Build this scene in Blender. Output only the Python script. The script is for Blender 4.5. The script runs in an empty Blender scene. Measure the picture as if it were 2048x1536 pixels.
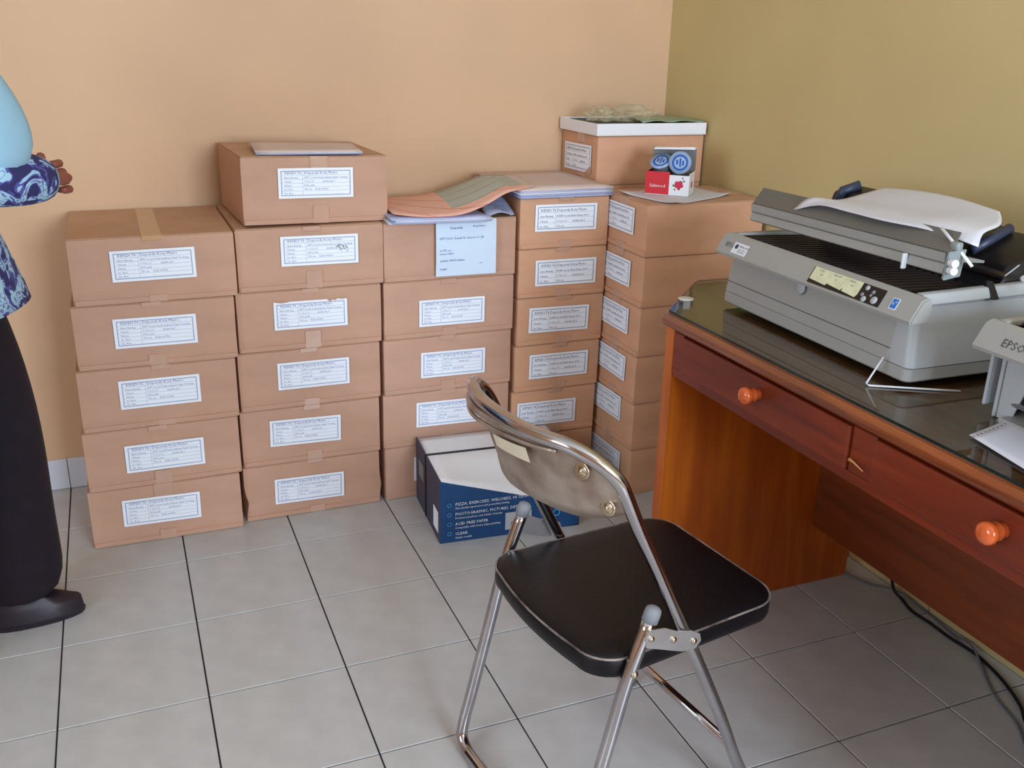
import bpy, bmesh, math, random
from mathutils import Vector, Matrix, noise
rnd = random.Random(7)
PI = math.pi
scn = bpy.context.scene
col = scn.collection

# ------------------------------------------------------------------ camera
cam_d = bpy.data.cameras.new('camera'); cam = bpy.data.objects.new('camera', cam_d); col.objects.link(cam)
cam_d.sensor_width = 36.0; cam_d.lens = 36.0 * 1895.0 / 2048.0; cam_d.clip_start = 0.02
YAW, PITCH, ROLL = 0.39712, -0.35012, 0.024786
f_ = Vector((math.sin(YAW) * math.cos(PITCH), math.cos(YAW) * math.cos(PITCH), math.sin(PITCH)))
rt = Vector((math.cos(YAW), -math.sin(YAW), 0)); up = rt.cross(f_)
r2 = rt * math.cos(ROLL) + up * math.sin(ROLL); u2 = -rt * math.sin(ROLL) + up * math.cos(ROLL)
cam.matrix_world = Matrix(((r2.x, u2.x, -f_.x, 0.23527), (r2.y, u2.y, -f_.y, -2.70832), (r2.z, u2.z, -f_.z, 1.35701), (0, 0, 0, 1)))
scn.camera = cam

# ------------------------------------------------------------------ world, lights, exposure
wd = bpy.data.worlds.new('world'); scn.world = wd; wd.use_nodes = True
wd.node_tree.nodes['Background'].inputs[0].default_value = (0.75, 0.87, 1.0, 1)
wd.node_tree.nodes['Background'].inputs[1].default_value = 1.0


def area(name, loc, tgt, sx, sy, power, color):
    l = bpy.data.lights.new(name, 'AREA'); l.shape = 'RECTANGLE'; l.size = sx; l.size_y = sy; l.energy = power; l.color = color
    o = bpy.data.objects.new(name, l); col.objects.link(o); o.location = loc
    o.rotation_euler = (Vector(tgt) - Vector(loc)).to_track_quat('-Z', 'Y').to_euler()
    return o


WIN = (0.75, 1.95, 0.90, 2.25)       # window in the wall behind the camera: x0, x1, z0, z1
FILL_WIN = (-3.35, -1.75, 0.95, 2.25)      # unseen opening added in the left wall for fill light: y0, y1, z0, z1
area('window_daylight', (1.35, -4.86, 1.575), (1.35, 0, 1.575), 1.15, 1.3, 100, (0.66, 0.81, 1.0))
area('side_fill_light', (-2.26, -2.55, 1.6), (2, -2.55, 1.6), 1.5, 1.25, 45, (0.66, 0.81, 1.0))  # added fill lamp, lifts the ambient light from the left; no window known there
scn.view_settings.view_transform = 'Standard'
scn.view_settings.look = 'None'
scn.view_settings.gamma = 1.0
scn.view_settings.use_curve_mapping = False
scn.view_settings.exposure = 0.62


# ------------------------------------------------------------------ materials
def srgb(r, g, b):
    def c(v):
        v /= 255.0
        return v / 12.92 if v <= 0.04045 else ((v + 0.055) / 1.055) ** 2.4
    return (c(r), c(g), c(b), 1)


def mat(name, rgb, rough=0.6, metal=0.0, var=0.0, scale=8.0, bump=0.0, bscale=120.0, coat=0.0, trans=0.0, alpha=1.0, spec=0.5, ior=1.45, rgb2=None, stretch=None):
    m = bpy.data.materials.new(name); m.use_nodes = True
    nt = m.node_tree; p = nt.nodes['Principled BSDF']
    p.inputs['Roughness'].default_value = rough; p.inputs['Metallic'].default_value = metal
    p.inputs['Coat Weight'].default_value = coat; p.inputs['Coat Roughness'].default_value = 0.08
    p.inputs['Transmission Weight'].default_value = trans; p.inputs['Alpha'].default_value = alpha
    p.inputs['Specular IOR Level'].default_value = spec; p.inputs['IOR'].default_value = ior
    c1 = srgb(*rgb)
    if var > 0 or rgb2:
        tc = nt.nodes.new('ShaderNodeTexCoord'); nz = nt.nodes.new('ShaderNodeTexNoise')
        mp = nt.nodes.new('ShaderNodeMapping')
        if stretch: mp.inputs['Scale'].default_value = stretch
        nz.inputs['Scale'].default_value = scale; nz.inputs['Detail'].default_value = 4
        cr = nt.nodes.new('ShaderNodeValToRGB')
        c2 = srgb(*rgb2) if rgb2 else tuple(max(0, c * (1 + var)) for c in c1[:3]) + (1,)
        c0 = c1 if rgb2 else tuple(max(0, c * (1 - var)) for c in c1[:3]) + (1,)
        cr.color_ramp.elements[0].position = 0.35; cr.color_ramp.elements[1].position = 0.65
        cr.color_ramp.elements[0].color = c0; cr.color_ramp.elements[1].color = c2
        nt.links.new(tc.outputs['Object'], mp.inputs['Vector']); nt.links.new(mp.outputs['Vector'], nz.inputs['Vector'])
        nt.links.new(nz.outputs['Fac'], cr.inputs['Fac']); nt.links.new(cr.outputs['Color'], p.inputs['Base Color'])
    else:
        p.inputs['Base Color'].default_value = c1
    if bump > 0:
        tc = nt.nodes.new('ShaderNodeTexCoord'); n2 = nt.nodes.new('ShaderNodeTexNoise'); n2.inputs['Scale'].default_value = bscale
        b = nt.nodes.new('ShaderNodeBump'); b.inputs['Strength'].default_value = bump; b.inputs['Distance'].default_value = 0.002
        nt.links.new(tc.outputs['Object'], n2.inputs['Vector'])
        nt.links.new(n2.outputs['Fac'], b.inputs['Height']); nt.links.new(b.outputs['Normal'], p.inputs['Normal'])
    return m


def wood(name, dark, mid, light, axis, rough=0.28, coat=0.35, wscale=3.0, warp=7.0):
    """long grain along axis 0/1/2"""
    m = bpy.data.materials.new(name); m.use_nodes = True
    nt = m.node_tree; p = nt.nodes['Principled BSDF']
    tc = nt.nodes.new('ShaderNodeTexCoord'); mp = nt.nodes.new('ShaderNodeMapping')
    sc = [9.0, 9.0, 9.0]; sc[axis] = 0.7; mp.inputs['Scale'].default_value = sc
    nz = nt.nodes.new('ShaderNodeTexNoise'); nz.inputs['Scale'].default_value = wscale; nz.inputs['Detail'].default_value = 6; nz.inputs['Roughness'].default_value = 0.6
    nz.inputs['Distortion'].default_value = 0.6
    cr = nt.nodes.new('ShaderNodeValToRGB')
    e = cr.color_ramp.elements; e[0].position = 0.30; e[0].color = srgb(*dark); e[1].position = 0.70; e[1].color = srgb(*light)
    k = e.new(0.5); k.color = srgb(*mid)
    nt.links.new(tc.outputs['Object'], mp.inputs['Vector']); nt.links.new(mp.outputs['Vector'], nz.inputs['Vector'])
    nt.links.new(nz.outputs['Fac'], cr.inputs['Fac']); nt.links.new(cr.outputs['Color'], p.inputs['Base Color'])
    p.inputs['Roughness'].default_value = rough; p.inputs['Coat Weight'].default_value = coat; p.inputs['Coat Roughness'].default_value = 0.15
    return m


WALL = (214, 174, 136)
M_wall = mat('wall_paint', WALL, 0.55, var=0.03, scale=3, bump=0.15, bscale=60)
M_wall_side = mat('wall_paint_side', (202, 180, 126), 0.6, var=0.03, scale=3, bump=0.15, bscale=60)
M_ceil = mat('ceiling_paint', (225, 222, 215), 0.8, var=0.02)
M_grout = mat('grout', (66, 60, 58), 0.9, var=0.15, scale=20)
M_tile = mat('floor_tile', (188, 184, 180), 0.30, var=0.05, scale=14, bump=0.05, bscale=50, spec=0.45)
M_base = mat('skirting_tile', (214, 216, 222), 0.3, var=0.03, scale=10)
M_card = mat('cardboard', (199, 155, 130), 0.72, var=0.045, scale=7, bump=0.25, bscale=90, stretch=(1, 1, 2.5))
M_card2 = mat('cardboard_tan', (212, 160, 124), 0.70, var=0.05, scale=7, bump=0.25, bscale=90, stretch=(1, 1, 2.5))
M_cardtop = mat('cardboard_flap', (196, 154, 122), 0.75, var=0.05, scale=9, bump=0.2, bscale=70)
M_cardcut = mat('cardboard_edge', (120, 86, 58), 0.9, var=0.1, scale=40)
M_tape = mat('packing_tape', (201, 160, 136), 0.2, var=0.05, scale=20, bump=0.6, bscale=45, coat=0.5)
M_tapetop = mat('tan_tape', (196, 152, 104), 0.3, var=0.04, scale=20, coat=0.3)
M_label = mat('label_paper', (244, 248, 255), 0.5, var=0.015, scale=12)
M_ink = mat('label_ink', (92, 104, 160), 0.6, var=0.1, scale=40)
M_inkd = mat('dark_ink', (58, 60, 92), 0.6, var=0.1, scale=40)
M_note = mat('note_paper', (214, 230, 244), 0.6, var=0.015, scale=12)
M_paper = mat('white_paper', (214, 213, 220), 0.6, var=0.015, scale=9)
M_paperblue = mat('carbon_paper_edges', (150, 160, 200), 0.6, rgb2=(196, 200, 224), scale=3, stretch=(1, 1, 160))
M_papertop = mat('printout_paper', (214, 194, 186), 0.6, rgb2=(224, 204, 196), scale=5)
M_chrome = mat('chrome_tube', (196, 192, 194), 0.13, metal=1.0, rgb2=(176, 172, 176), scale=9)
M_bracket = mat('polished_bracket', (214, 208, 206), 0.32, metal=0.8, var=0.05, scale=30)
M_plate = mat('brushed_back_plate', (186, 170, 156), 0.42, metal=0.7, rgb2=(146, 122, 104), scale=14, bump=0.15, bscale=200)
M_rivet = mat('rivet_metal', (205, 190, 165), 0.2, metal=1.0, var=0.05)
M_vinyl = mat('black_vinyl', (16, 11, 14), 0.40, var=0.12, scale=30, bump=0.25, bscale=160, spec=0.32)
M_piping = mat('worn_vinyl_piping', (70, 60, 58), 0.4, rgb2=(150, 135, 128), scale=22)
M_rubber = mat('grey_rubber', (128, 130, 134), 0.6, var=0.05)
M_blackp = mat('black_plastic', (22, 18, 20), 0.38, var=0.2, scale=20)
M_brownp = mat('smoked_dark_plastic', (42, 32, 31), 0.32, var=0.15, scale=12)
M_grey = mat('printer_grey', (158, 156, 150), 0.48, var=0.02, scale=12, bump=0.05, bscale=300)
M_greyl = mat('printer_light_grey', (172, 174, 174), 0.42, var=0.02, scale=12)
M_greyd = mat('printer_lid_grey', (128, 126, 120), 0.5, var=0.03, scale=12)
M_shelf = mat('printer_shelf_grey', (104, 101, 94), 0.5, var=0.03, scale=12)
M_slate = mat('slate_roller', (52, 58, 78), 0.4, var=0.1)
M_groove = mat('seam_shadow_plastic', (70, 68, 70), 0.7, var=0.05)
M_cream = mat('cream_sticker', (222, 220, 184), 0.6, rgb2=(206, 206, 166), scale=60)
M_blue = mat('blue_sticker', (40, 110, 190), 0.5, var=0.05)
M_whitep = mat('white_plastic', (222, 224, 226), 0.35, var=0.02)
M_clear = mat('clear_plastic_guide', (150, 158, 156), 0.2, var=0.02, alpha=0.75)
M_woodtop = wood('desk_wood_top', (96, 44, 20), (134, 66, 30), (160, 84, 40), 1)
M_woodfr = wood('desk_wood_red', (92, 30, 8), (118, 40, 12), (136, 52, 18), 1, rough=0.42, coat=0.05)
M_woodpan = wood('desk_wood_amber', (146, 60, 4), (174, 80, 6), (200, 104, 14), 2, rough=0.4, coat=0.15, wscale=1.6)
M_wooddk = wood('desk_wood_back_panel', (92, 38, 8), (116, 50, 12), (132, 60, 18), 1, rough=0.5, coat=0.0)
M_knob = mat('orange_lacquered_knob', (206, 92, 40), 0.16, var=0.06, scale=40, coat=0.6)
def glass_mat():
    m = bpy.data.materials.new('desk_glass'); m.use_nodes = True
    nt = m.node_tree; nt.nodes.remove(nt.nodes['Principled BSDF'])
    tr = nt.nodes.new('ShaderNodeBsdfTransparent'); tr.inputs[0].default_value = (0.80, 0.90, 0.86, 1)
    gl = nt.nodes.new('ShaderNodeBsdfGlossy'); gl.inputs['Roughness'].default_value = 0.03
    fr = nt.nodes.new('ShaderNodeFresnel'); fr.inputs[0].default_value = 1.9
    mx = nt.nodes.new('ShaderNodeMixShader')
    ge = nt.nodes.new('ShaderNodeNewGeometry'); sb = nt.nodes.new('ShaderNodeMath'); sb.operation = 'SUBTRACT'; sb.inputs[0].default_value = 1.0
    ml = nt.nodes.new('ShaderNodeMath'); ml.operation = 'MULTIPLY'
    nt.links.new(ge.outputs['Backfacing'], sb.inputs[1]); nt.links.new(sb.outputs[0], ml.inputs[0]); nt.links.new(fr.outputs[0], ml.inputs[1])
    nt.links.new(ml.outputs[0], mx.inputs[0]); nt.links.new(tr.outputs[0], mx.inputs[1]); nt.links.new(gl.outputs[0], mx.inputs[2])
    nt.links.new(mx.outputs[0], nt.nodes['Material Output'].inputs[0])
    return m


M_glass = glass_mat()
M_glassedge = mat('glass_edge', (26, 40, 38), 0.1, var=0.05)
M_disc = mat('frosted_disc', (206, 200, 188), 0.4, var=0.02)
M_boxblue = mat('blue_printed_card', (22, 66, 112), 0.45, var=0.06, scale=8)
M_boxnavy = mat('dark_side_card', (58, 56, 78), 0.5, var=0.08, scale=8)
M_strap = mat('black_strap', (16, 14, 22), 0.5, var=0.1)
M_cyan = mat('cyan_print', (60, 150, 200), 0.5, var=0.05)
M_shadec = mat('shaded_card_inside', (128, 124, 122), 0.7, var=0.05)
M_red = mat('red_print', (206, 32, 42), 0.45, var=0.05)
M_whitec = mat('white_card', (236, 234, 234), 0.5, var=0.015)
M_pink = mat('berry_print', (200, 40, 70), 0.5, var=0.1)
M_green = mat('leaf_print', (90, 150, 110), 0.5, var=0.1)
M_cup = mat('cup_plastic', (150, 158, 168), 0.2, var=0.05, alpha=0.8)
M_foil = mat('cup_lid_film', (160, 182, 214), 0.25, var=0.06, scale=60)
M_foilb = mat('cup_lid_blue', (30, 88, 170), 0.3, var=0.05)
M_bag = mat('crumpled_plastic_bag', (206, 196, 160), 0.25, var=0.06, scale=20, alpha=0.32)
M_dkgreen = mat('dark_green_folder', (20, 62, 58), 0.5, var=0.1)
M_teal = mat('pale_green_plastic', (150, 176, 148), 0.4, var=0.06)
M_cable = mat('black_cable', (20, 18, 26), 0.4, var=0.1)
M_cableg = mat('grey_cable', (104, 108, 116), 0.5, var=0.1)
M_skin = mat('brown_skin', (140, 76, 60), 0.5, var=0.06, scale=20)
M_shirt = mat('pale_blue_shirt', (152, 192, 214), 0.8, var=0.05, scale=8)
M_trouser = mat('black_trousers', (26, 14, 26), 0.9, var=0.2, scale=30)
M_shoe = mat('dark_shoe', (40, 30, 40), 0.45, var=0.1)
M_hair = mat('black_hair', (20, 16, 16), 0.7, var=0.2, scale=40)
M_eye = mat('eye_white', (230, 228, 224), 0.3, var=0.01)
M_lips = mat('lips', (120, 60, 54), 0.5, var=0.05)


def batik():
    m = bpy.data.materials.new('batik_cloth'); m.use_nodes = True
    nt = m.node_tree; p = nt.nodes['Principled BSDF']; p.inputs['Roughness'].default_value = 0.85
    tc = nt.nodes.new('ShaderNodeTexCoord'); nz = nt.nodes.new('ShaderNodeTexNoise'); nz.inputs['Scale'].default_value = 17; nz.inputs['Detail'].default_value = 2
    nz.inputs['Distortion'].default_value = 2.4
    cr = nt.nodes.new('ShaderNodeValToRGB'); cr.color_ramp.interpolation = 'CONSTANT'
    e = cr.color_ramp.elements; e[0].position = 0; e[0].color = srgb(44, 44, 96); e[1].position = 0.44; e[1].color = srgb(84, 84, 158)
    a = e.new(0.50); a.color = srgb(160, 200, 222); b = e.new(0.58); b.color = srgb(112, 104, 160)
    c = e.new(0.62); c.color = srgb(168, 206, 226)
    nt.links.new(tc.outputs['Object'], nz.inputs['Vector']); nt.links.new(nz.outputs['Fac'], cr.inputs['Fac'])
    nt.links.new(cr.outputs['Color'], p.inputs['Base Color'])
    return m


M_batik = batik()


def form_mat():
    """multi-colour printed form: flat print laid out in the sheet's own UV"""
    m = bpy.data.materials.new('printed_form'); m.use_nodes = True
    nt = m.node_tree; N = nt.nodes.new; L = nt.links.new
    p = nt.nodes['Principled BSDF']; p.inputs['Roughness'].default_value = 0.7
    uv = N('ShaderNodeUVMap'); sp = N('ShaderNodeSeparateXYZ'); L(uv.outputs[0], sp.inputs[0])

    def math_(op, a, b):
        n = N('ShaderNodeMath'); n.operation = op
        for i, v in enumerate((a, b)):
            if isinstance(v, (int, float)): n.inputs[i].default_value = v
            else: L(v, n.inputs[i])
        return n.outputs[0]

    def mix(f, a, b):
        n = N('ShaderNodeMix'); n.data_type = 'RGBA'
        L(f, n.inputs[0])
        for i, v in ((6, a), (7, b)):
            if isinstance(v, tuple): n.inputs[i].default_value = v
            else: L(v, n.inputs[i])
        return n.outputs[2]
    u, v = sp.outputs[0], sp.outputs[1]
    skew = math_('ADD', v, math_('MULTIPLY', u, 0.0))
    line = math_('LESS_THAN', math_('FRACT', math_('MULTIPLY', skew, 4.4), 0), 0.09)
    green = mix(line, srgb(186, 188, 176), srgb(138, 164, 156))
    v2 = math_('ADD', v, math_('MULTIPLY', u, 1.1))
    line2 = math_('LESS_THAN', math_('FRACT', math_('MULTIPLY', v2, 3.2), 0), 0.06)
    orange = mix(line2, srgb(238, 186, 166), srgb(218, 118, 94))
    isg = math_('MULTIPLY', math_('GREATER_THAN', u, 0.40), math_('GREATER_THAN', v, 0.22))
    c = mix(isg, orange, green)
    pale = math_('GREATER_THAN', u, 0.90)
    c = mix(pale, c, srgb(216, 196, 184))
    L(c, p.inputs['Base Color'])
    return m


M_form = form_mat()


# ------------------------------------------------------------------ helpers
def empty(name, loc=(0, 0, 0), rz=0.0, label=None, cat=None, group=None):
    o = bpy.data.objects.new(name, None); o.empty_display_size = 0.05; col.objects.link(o)
    o.location = loc; o.rotation_euler = (0, 0, rz)
    tag(o, label, cat, group)
    return o


def tag(o, label=None, cat=None, group=None, kind=None):
    if label: o['label'] = label
    if cat: o['category'] = cat
    if group: o['group'] = group
    if kind: o['kind'] = kind
    return o


def mk(name, bm, mats, parent=None, loc=(0, 0, 0), smooth=False):
    me = bpy.data.meshes.new(name)
    bmesh.ops.recalc_face_normals(bm, faces=bm.faces[:])
    bm.to_mesh(me); bm.free()
    if not isinstance(mats, (list, tuple)): mats = [mats]
    for m in mats: me.materials.append(m)
    if smooth:
        for p in me.polygons: p.use_smooth = True
        if smooth != 'all':
            try: me.set_sharp_from_angle(angle=math.radians(35))
            except Exception: pass
    return inst(name, me, parent, loc)


def inst(name, me, parent=None, loc=(0, 0, 0), rot=(0, 0, 0)):
    o = bpy.data.objects.new(name, me); col.objects.link(o); o.location = loc; o.rotation_euler = rot
    if parent is not None: o.parent = parent
    return o


def hexa(bm, v8, bev=0.0, seg=1, mi=0):
    """v8: bottom 4 ccw then top 4 ccw"""
    vs = [bm.verts.new(v) for v in v8]
    fs = [bm.faces.new([vs[i] for i in q]) for q in ((3, 2, 1, 0), (4, 5, 6, 7), (0, 1, 5, 4), (1, 2, 6, 5), (2, 3, 7, 6), (3, 0, 4, 7))]
    for f in fs: f.material_index = mi
    if bev > 0:
        es = list({e for f in fs for e in f.edges})
        bmesh.ops.bevel(bm, geom=es, offset=bev, segments=seg, profile=0.5, affect='EDGES', material=-1)
    return bm


def box(x0, x1, y0, y1, z0, z1, bev=0.0, seg=1, bm=None, mi=0):
    bm = bm or bmesh.new()
    return hexa(bm, [(x0, y0, z0), (x1, y0, z0), (x1, y1, z0), (x0, y1, z0), (x0, y0, z1), (x1, y0, z1), (x1, y1, z1), (x0, y1, z1)], bev, seg, mi)


def prism(profile, a0, a1, fn, bm=None, mi=0):
    """profile: list of 2d points, extruded from a0 to a1; fn(a, p, q) -> 3d"""
    bm = bm or bmesh.new()
    A = [bm.verts.new(fn(a0, *p)) for p in profile]; B = [bm.verts.new(fn(a1, *p)) for p in profile]
    n = len(profile)
    bm.faces.new(A).material_index = mi; bm.faces.new(B[::-1]).material_index = mi
    for i in range(n):
        bm.faces.new([A[i], B[i], B[(i + 1) % n], A[(i + 1) % n]]).material_index = mi
    return bm


def smooth_path(pts, n=6):
    P = [Vector(p) for p in pts]; out = []
    for i in range(len(P) - 1):
        p0 = P[max(i - 1, 0)]; p1 = P[i]; p2 = P[i + 1]; p3 = P[min(i + 2, len(P) - 1)]
        for k in range(n):
            t = k / n
            out.append(0.5 * ((2 * p1) + (p2 - p0) * t + (2 * p0 - 5 * p1 + 4 * p2 - p3) * t * t + (3 * p1 - p0 - 3 * p2 + p3) * t ** 3))
    out.append(P[-1]); return out


def tube(pts, r, seg=12, bm=None, mi=0, cap=True):
    bm = bm or bmesh.new()
    P = [Vector(p) for p in pts]; rings = []
    t = (P[1] - P[0]).normalized()
    ref = Vector((0, 0, 1)) if abs(t.z) < 0.9 else Vector((1, 0, 0))
    nrm = t.cross(ref).normalized()
    for i, p in enumerate(P):
        t2 = (P[min(i + 1, len(P) - 1)] - P[max(i - 1, 0)]).normalized()
        nrm = (nrm - t2 * nrm.dot(t2)).normalized(); b = t2.cross(nrm)
        rr = r[i] if isinstance(r, (list, tuple)) else r
        rings.append([bm.verts.new(p + (nrm * math.cos(2 * PI * k / seg) + b * math.sin(2 * PI * k / seg)) * rr) for k in range(seg)])
    for a, c in zip(rings, rings[1:]):
        for k in range(seg):
            f = bm.faces.new([a[k], a[(k + 1) % seg], c[(k + 1) % seg], c[k]]); f.material_index = mi; f.smooth = True
    if cap:
        bm.faces.new(rings[0][::-1]).material_index = mi; bm.faces.new(rings[-1]).material_index = mi
    return bm


def lathe(prof, origin, axis, seg=20, bm=None, mi=0):
    """prof: (radius, distance along axis)"""
    bm = bm or bmesh.new(); ax = Vector(axis).normalized(); o = Vector(origin)
    ref = Vector((0, 0, 1)) if abs(ax.z) < 0.9 else Vector((1, 0, 0))
    n = ax.cross(ref).normalized(); b = ax.cross(n); rings = []
    for r, d in prof:
        if r < 1e-6: rings.append([bm.verts.new(o + ax * d)])
        else: rings.append([bm.verts.new(o + ax * d + (n * math.cos(2 * PI * k / seg) + b * math.sin(2 * PI * k / seg)) * r) for k in range(seg)])
    for a, c in zip(rings, rings[1:]):
        for k in range(seg):
            k2 = (k + 1) % seg
            if len(a) == 1 and len(c) == 1: continue
            if len(a) == 1: f = bm.faces.new([a[0], c[k], c[k2]])
            elif len(c) == 1: f = bm.faces.new([a[k], c[0], a[k2]])
            else: f = bm.faces.new([a[k], a[k2], c[k2], c[k]])
            f.smooth = True; f.material_index = mi
    return bm


def sheet(grid, thick=0.0008, bm=None):
    """grid[i][j] 3d points -> thin closed sheet with uv (i/n, j/m)"""
    bm = bm or bmesh.new(); uvl = bm.loops.layers.uv.verify()
    n, m = len(grid), len(grid[0])
    T = [[bm.verts.new(Vector(p)) for p in row] for row in grid]
    Bv = [[bm.verts.new(Vector(p) - Vector((0, 0, thick))) for p in row] for row in grid]

    def face(vs, uvs):
        f = bm.faces.new(vs)
        for l, u in zip(f.loops, uvs): l[uvl].uv = u
        f.smooth = True
    for i in range(n - 1):
        for j in range(m - 1):
            u = [(i / (n - 1), j / (m - 1)), ((i + 1) / (n - 1), j / (m - 1)), ((i + 1) / (n - 1), (j + 1) / (m - 1)), (i / (n - 1), (j + 1) / (m - 1))]
            face([T[i][j], T[i + 1][j], T[i + 1][j + 1], T[i][j + 1]], u)
            face([Bv[i][j], Bv[i][j + 1], Bv[i + 1][j + 1], Bv[i + 1][j]], [u[0], u[3], u[2], u[1]])
    for i in range(n - 1):
        face([T[i][0], Bv[i][0], Bv[i + 1][0], T[i + 1][0]], [(0, 0)] * 4); face([T[i][-1], T[i + 1][-1], Bv[i + 1][-1], Bv[i][-1]], [(0, 1)] * 4)
    for j in range(m - 1):
        face([T[0][j], T[0][j + 1], Bv[0][j + 1], Bv[0][j]], [(0, 0)] * 4); face([T[-1][j], Bv[-1][j], Bv[-1][j + 1], T[-1][j + 1]], [(1, 0)] * 4)
    return bm


def bilerp(c, n, m, fz=None):
    """c: 4 corners p00,p10,p11,p01"""
    g = []
    for i in range(n + 1):
        row = []
        for j in range(m + 1):
            s, t = i / n, j / m
            p = [(c[0][k] * (1 - s) + c[1][k] * s) * (1 - t) + (c[3][k] * (1 - s) + c[2][k] * s) * t for k in range(3)]
            if fz: p[2] += fz(s, t)
            row.append(p)
        g.append(row)
    return g


def text_bm(items, bm=None, mi=0):
    """flat lettering in the XZ plane facing -Y; items: (string, x, z, size)"""
    bm = bm or bmesh.new()
    for s, x, z, size in items:
        cu = bpy.data.curves.new('t', 'FONT'); cu.body = s; cu.size = size; cu.resolution_u = 1
        ob = bpy.data.objects.new('t', cu); col.objects.link(ob)
        dg = bpy.context.evaluated_depsgraph_get()
        me = bpy.data.meshes.new_from_object(ob.evaluated_get(dg))
        me.transform(Matrix(((1, 0, 0, x), (0, 0, -1, 0), (0, 1, 0, z), (0, 0, 0, 1))))
        n0 = len(bm.faces); bm.from_mesh(me); bm.faces.ensure_lookup_table()
        for f in bm.faces[n0:]: f.material_index = mi
        bpy.data.objects.remove(ob); bpy.data.curves.remove(cu); bpy.data.meshes.remove(me)
    return bm


def rectf(bm, x0, x1, z0, z1, y=0.0, mi=0):
    f = bm.faces.new([bm.verts.new(v) for v in ((x0, y, z0), (x1, y, z0), (x1, y, z1), (x0, y, z1))]); f.material_index = mi


def frame_lines(bm, x0, x1, z0, z1, w, mi=0):
    rectf(bm, x0, x1, z0, z0 + w, mi=mi); rectf(bm, x0, x1, z1 - w, z1, mi=mi)
    rectf(bm, x0, x0 + w, z0 + w, z1 - w, mi=mi); rectf(bm, x1 - w, x1, z0 + w, z1 - w, mi=mi)


def flat_mesh(name, bm, mats):
    me = bpy.data.meshes.new(name); bm.to_mesh(me); bm.free()
    for m in (mats if isinstance(mats, (list, tuple)) else [mats]): me.materials.append(m)
    return me


# ------------------------------------------------------------------ the room
XW, YW, XL, YF, H = 2.048, 0.288, -2.2, -4.8, 2.85


def struct(name, bm, m, smooth=False):
    o = mk(name, bm, m, smooth=smooth); o['kind'] = 'structure'; return o


struct('wall_back', box(XL - 0.1, XW + 0.1, YW, YW + 0.1, -0.02, H), M_wall)
struct('wall_right', box(XW, XW + 0.1, YF - 0.1, YW, -0.02, H), M_wall_side)
bm = bmesh.new()
a, b, c, d = FILL_WIN
box(XL - 0.1, XL, YF, YW, -0.02, c, bm=bm); box(XL - 0.1, XL, YF, YW, d, H, bm=bm)
box(XL - 0.1, XL, YF, a, c, d, bm=bm); box(XL - 0.1, XL, b, YW, c, d, bm=bm)
struct('wall_left', bm, M_wall)
bm = bmesh.new()
a, b, c, d = WIN
box(XL - 0.1, XW, YF - 0.1, YF, -0.02, c, bm=bm); box(XL - 0.1, XW, YF - 0.1, YF, d, H, bm=bm)
box(XL - 0.1, a, YF - 0.1, YF, c, d, bm=bm); box(b, XW, YF - 0.1, YF, c, d, bm=bm)
struct('wall_front', bm, M_wall)
struct('ceiling', box(XL, XW, YF, YW, H, H + 0.1), M_ceil)
for nm, (a, b, c, d), ax in (('window_1', WIN, 0), ('fill_window', FILL_WIN, 1)):  # the left wall one is added to go with the fill lamp
    w = empty(nm); w['kind'] = 'structure'

    def bar(u0, u1, z0, z1):
        if ax == 0: return box(u0, u1, YF - 0.05, YF + 0.01, z0, z1, 0.003)
        return box(XL - 0.05, XL + 0.01, u0, u1, z0, z1, 0.003)
    mk('window_frame', bar(a, b, c, c + 0.05), M_woodfr, w); mk('window_frame', bar(a, b, d - 0.05, d), M_woodfr, w)
    mk('window_frame', bar(a, a + 0.05, c + 0.05, d - 0.05), M_woodfr, w); mk('window_frame', bar(b - 0.05, b, c + 0.05, d - 0.05), M_woodfr, w)
    mk('window_mullion', bar((a + b) / 2 - 0.025, (a + b) / 2 + 0.025, c + 0.05, d - 0.05), M_woodfr, w)

fl = struct('floor', box(XL, XW, YF, YW, -0.05, -0.006), M_grout)
T = 0.3; g = 0.0017
cache = {}
for i in range(-8, 7):
    for j in range(-1, 16):
        x0, x1 = max(i * T, XL) + g, min((i + 1) * T, XW) - g
        y1, y0 = min(-j * T, YW) - g, max(-(j + 1) * T, YF) + g
        if x1 - x0 < 0.03 or y1 - y0 < 0.03: continue
        key = (round(x1 - x0, 4), round(y1 - y0, 4))
        if key not in cache:
            bm = box(0, key[0], 0, key[1], -0.0055, 0, 0.0012)
            cache[key] = flat_mesh('tile', bm, M_tile)
        o = inst('tile', cache[key], fl, (x0, y0, rnd.uniform(-0.0003, 0)))
bb = tag(empty('baseboard_back'), kind='structure')
x = XL
me = None
k = -8
while k * T < XW:
    x0, x1 = max(k * T, XL) + g * 0.6, min((k + 1) * T, XW) - g * 0.6
    if x1 - x0 > 0.02:
        mk('skirting_tile', box(x0, x1, YW - 0.009, YW - 0.0003, 0.001, 0.1, 0.0015), M_base, bb)
    k += 1
br = tag(empty('baseboard_right'), kind='structure')
j = 0
while -j * T > YF:
    y1, y0 = -j * T - g * 0.6, max(-(j + 1) * T, YF) + g * 0.6
    mk('skirting_tile', box(XW - 0.009, XW - 0.0003, y0, y1, 0.001, 0.1, 0.0015), M_wall_side, br)
    j += 1
# hairline nick high on the back wall
# ------------------------------------------------------------------ cartons


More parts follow.
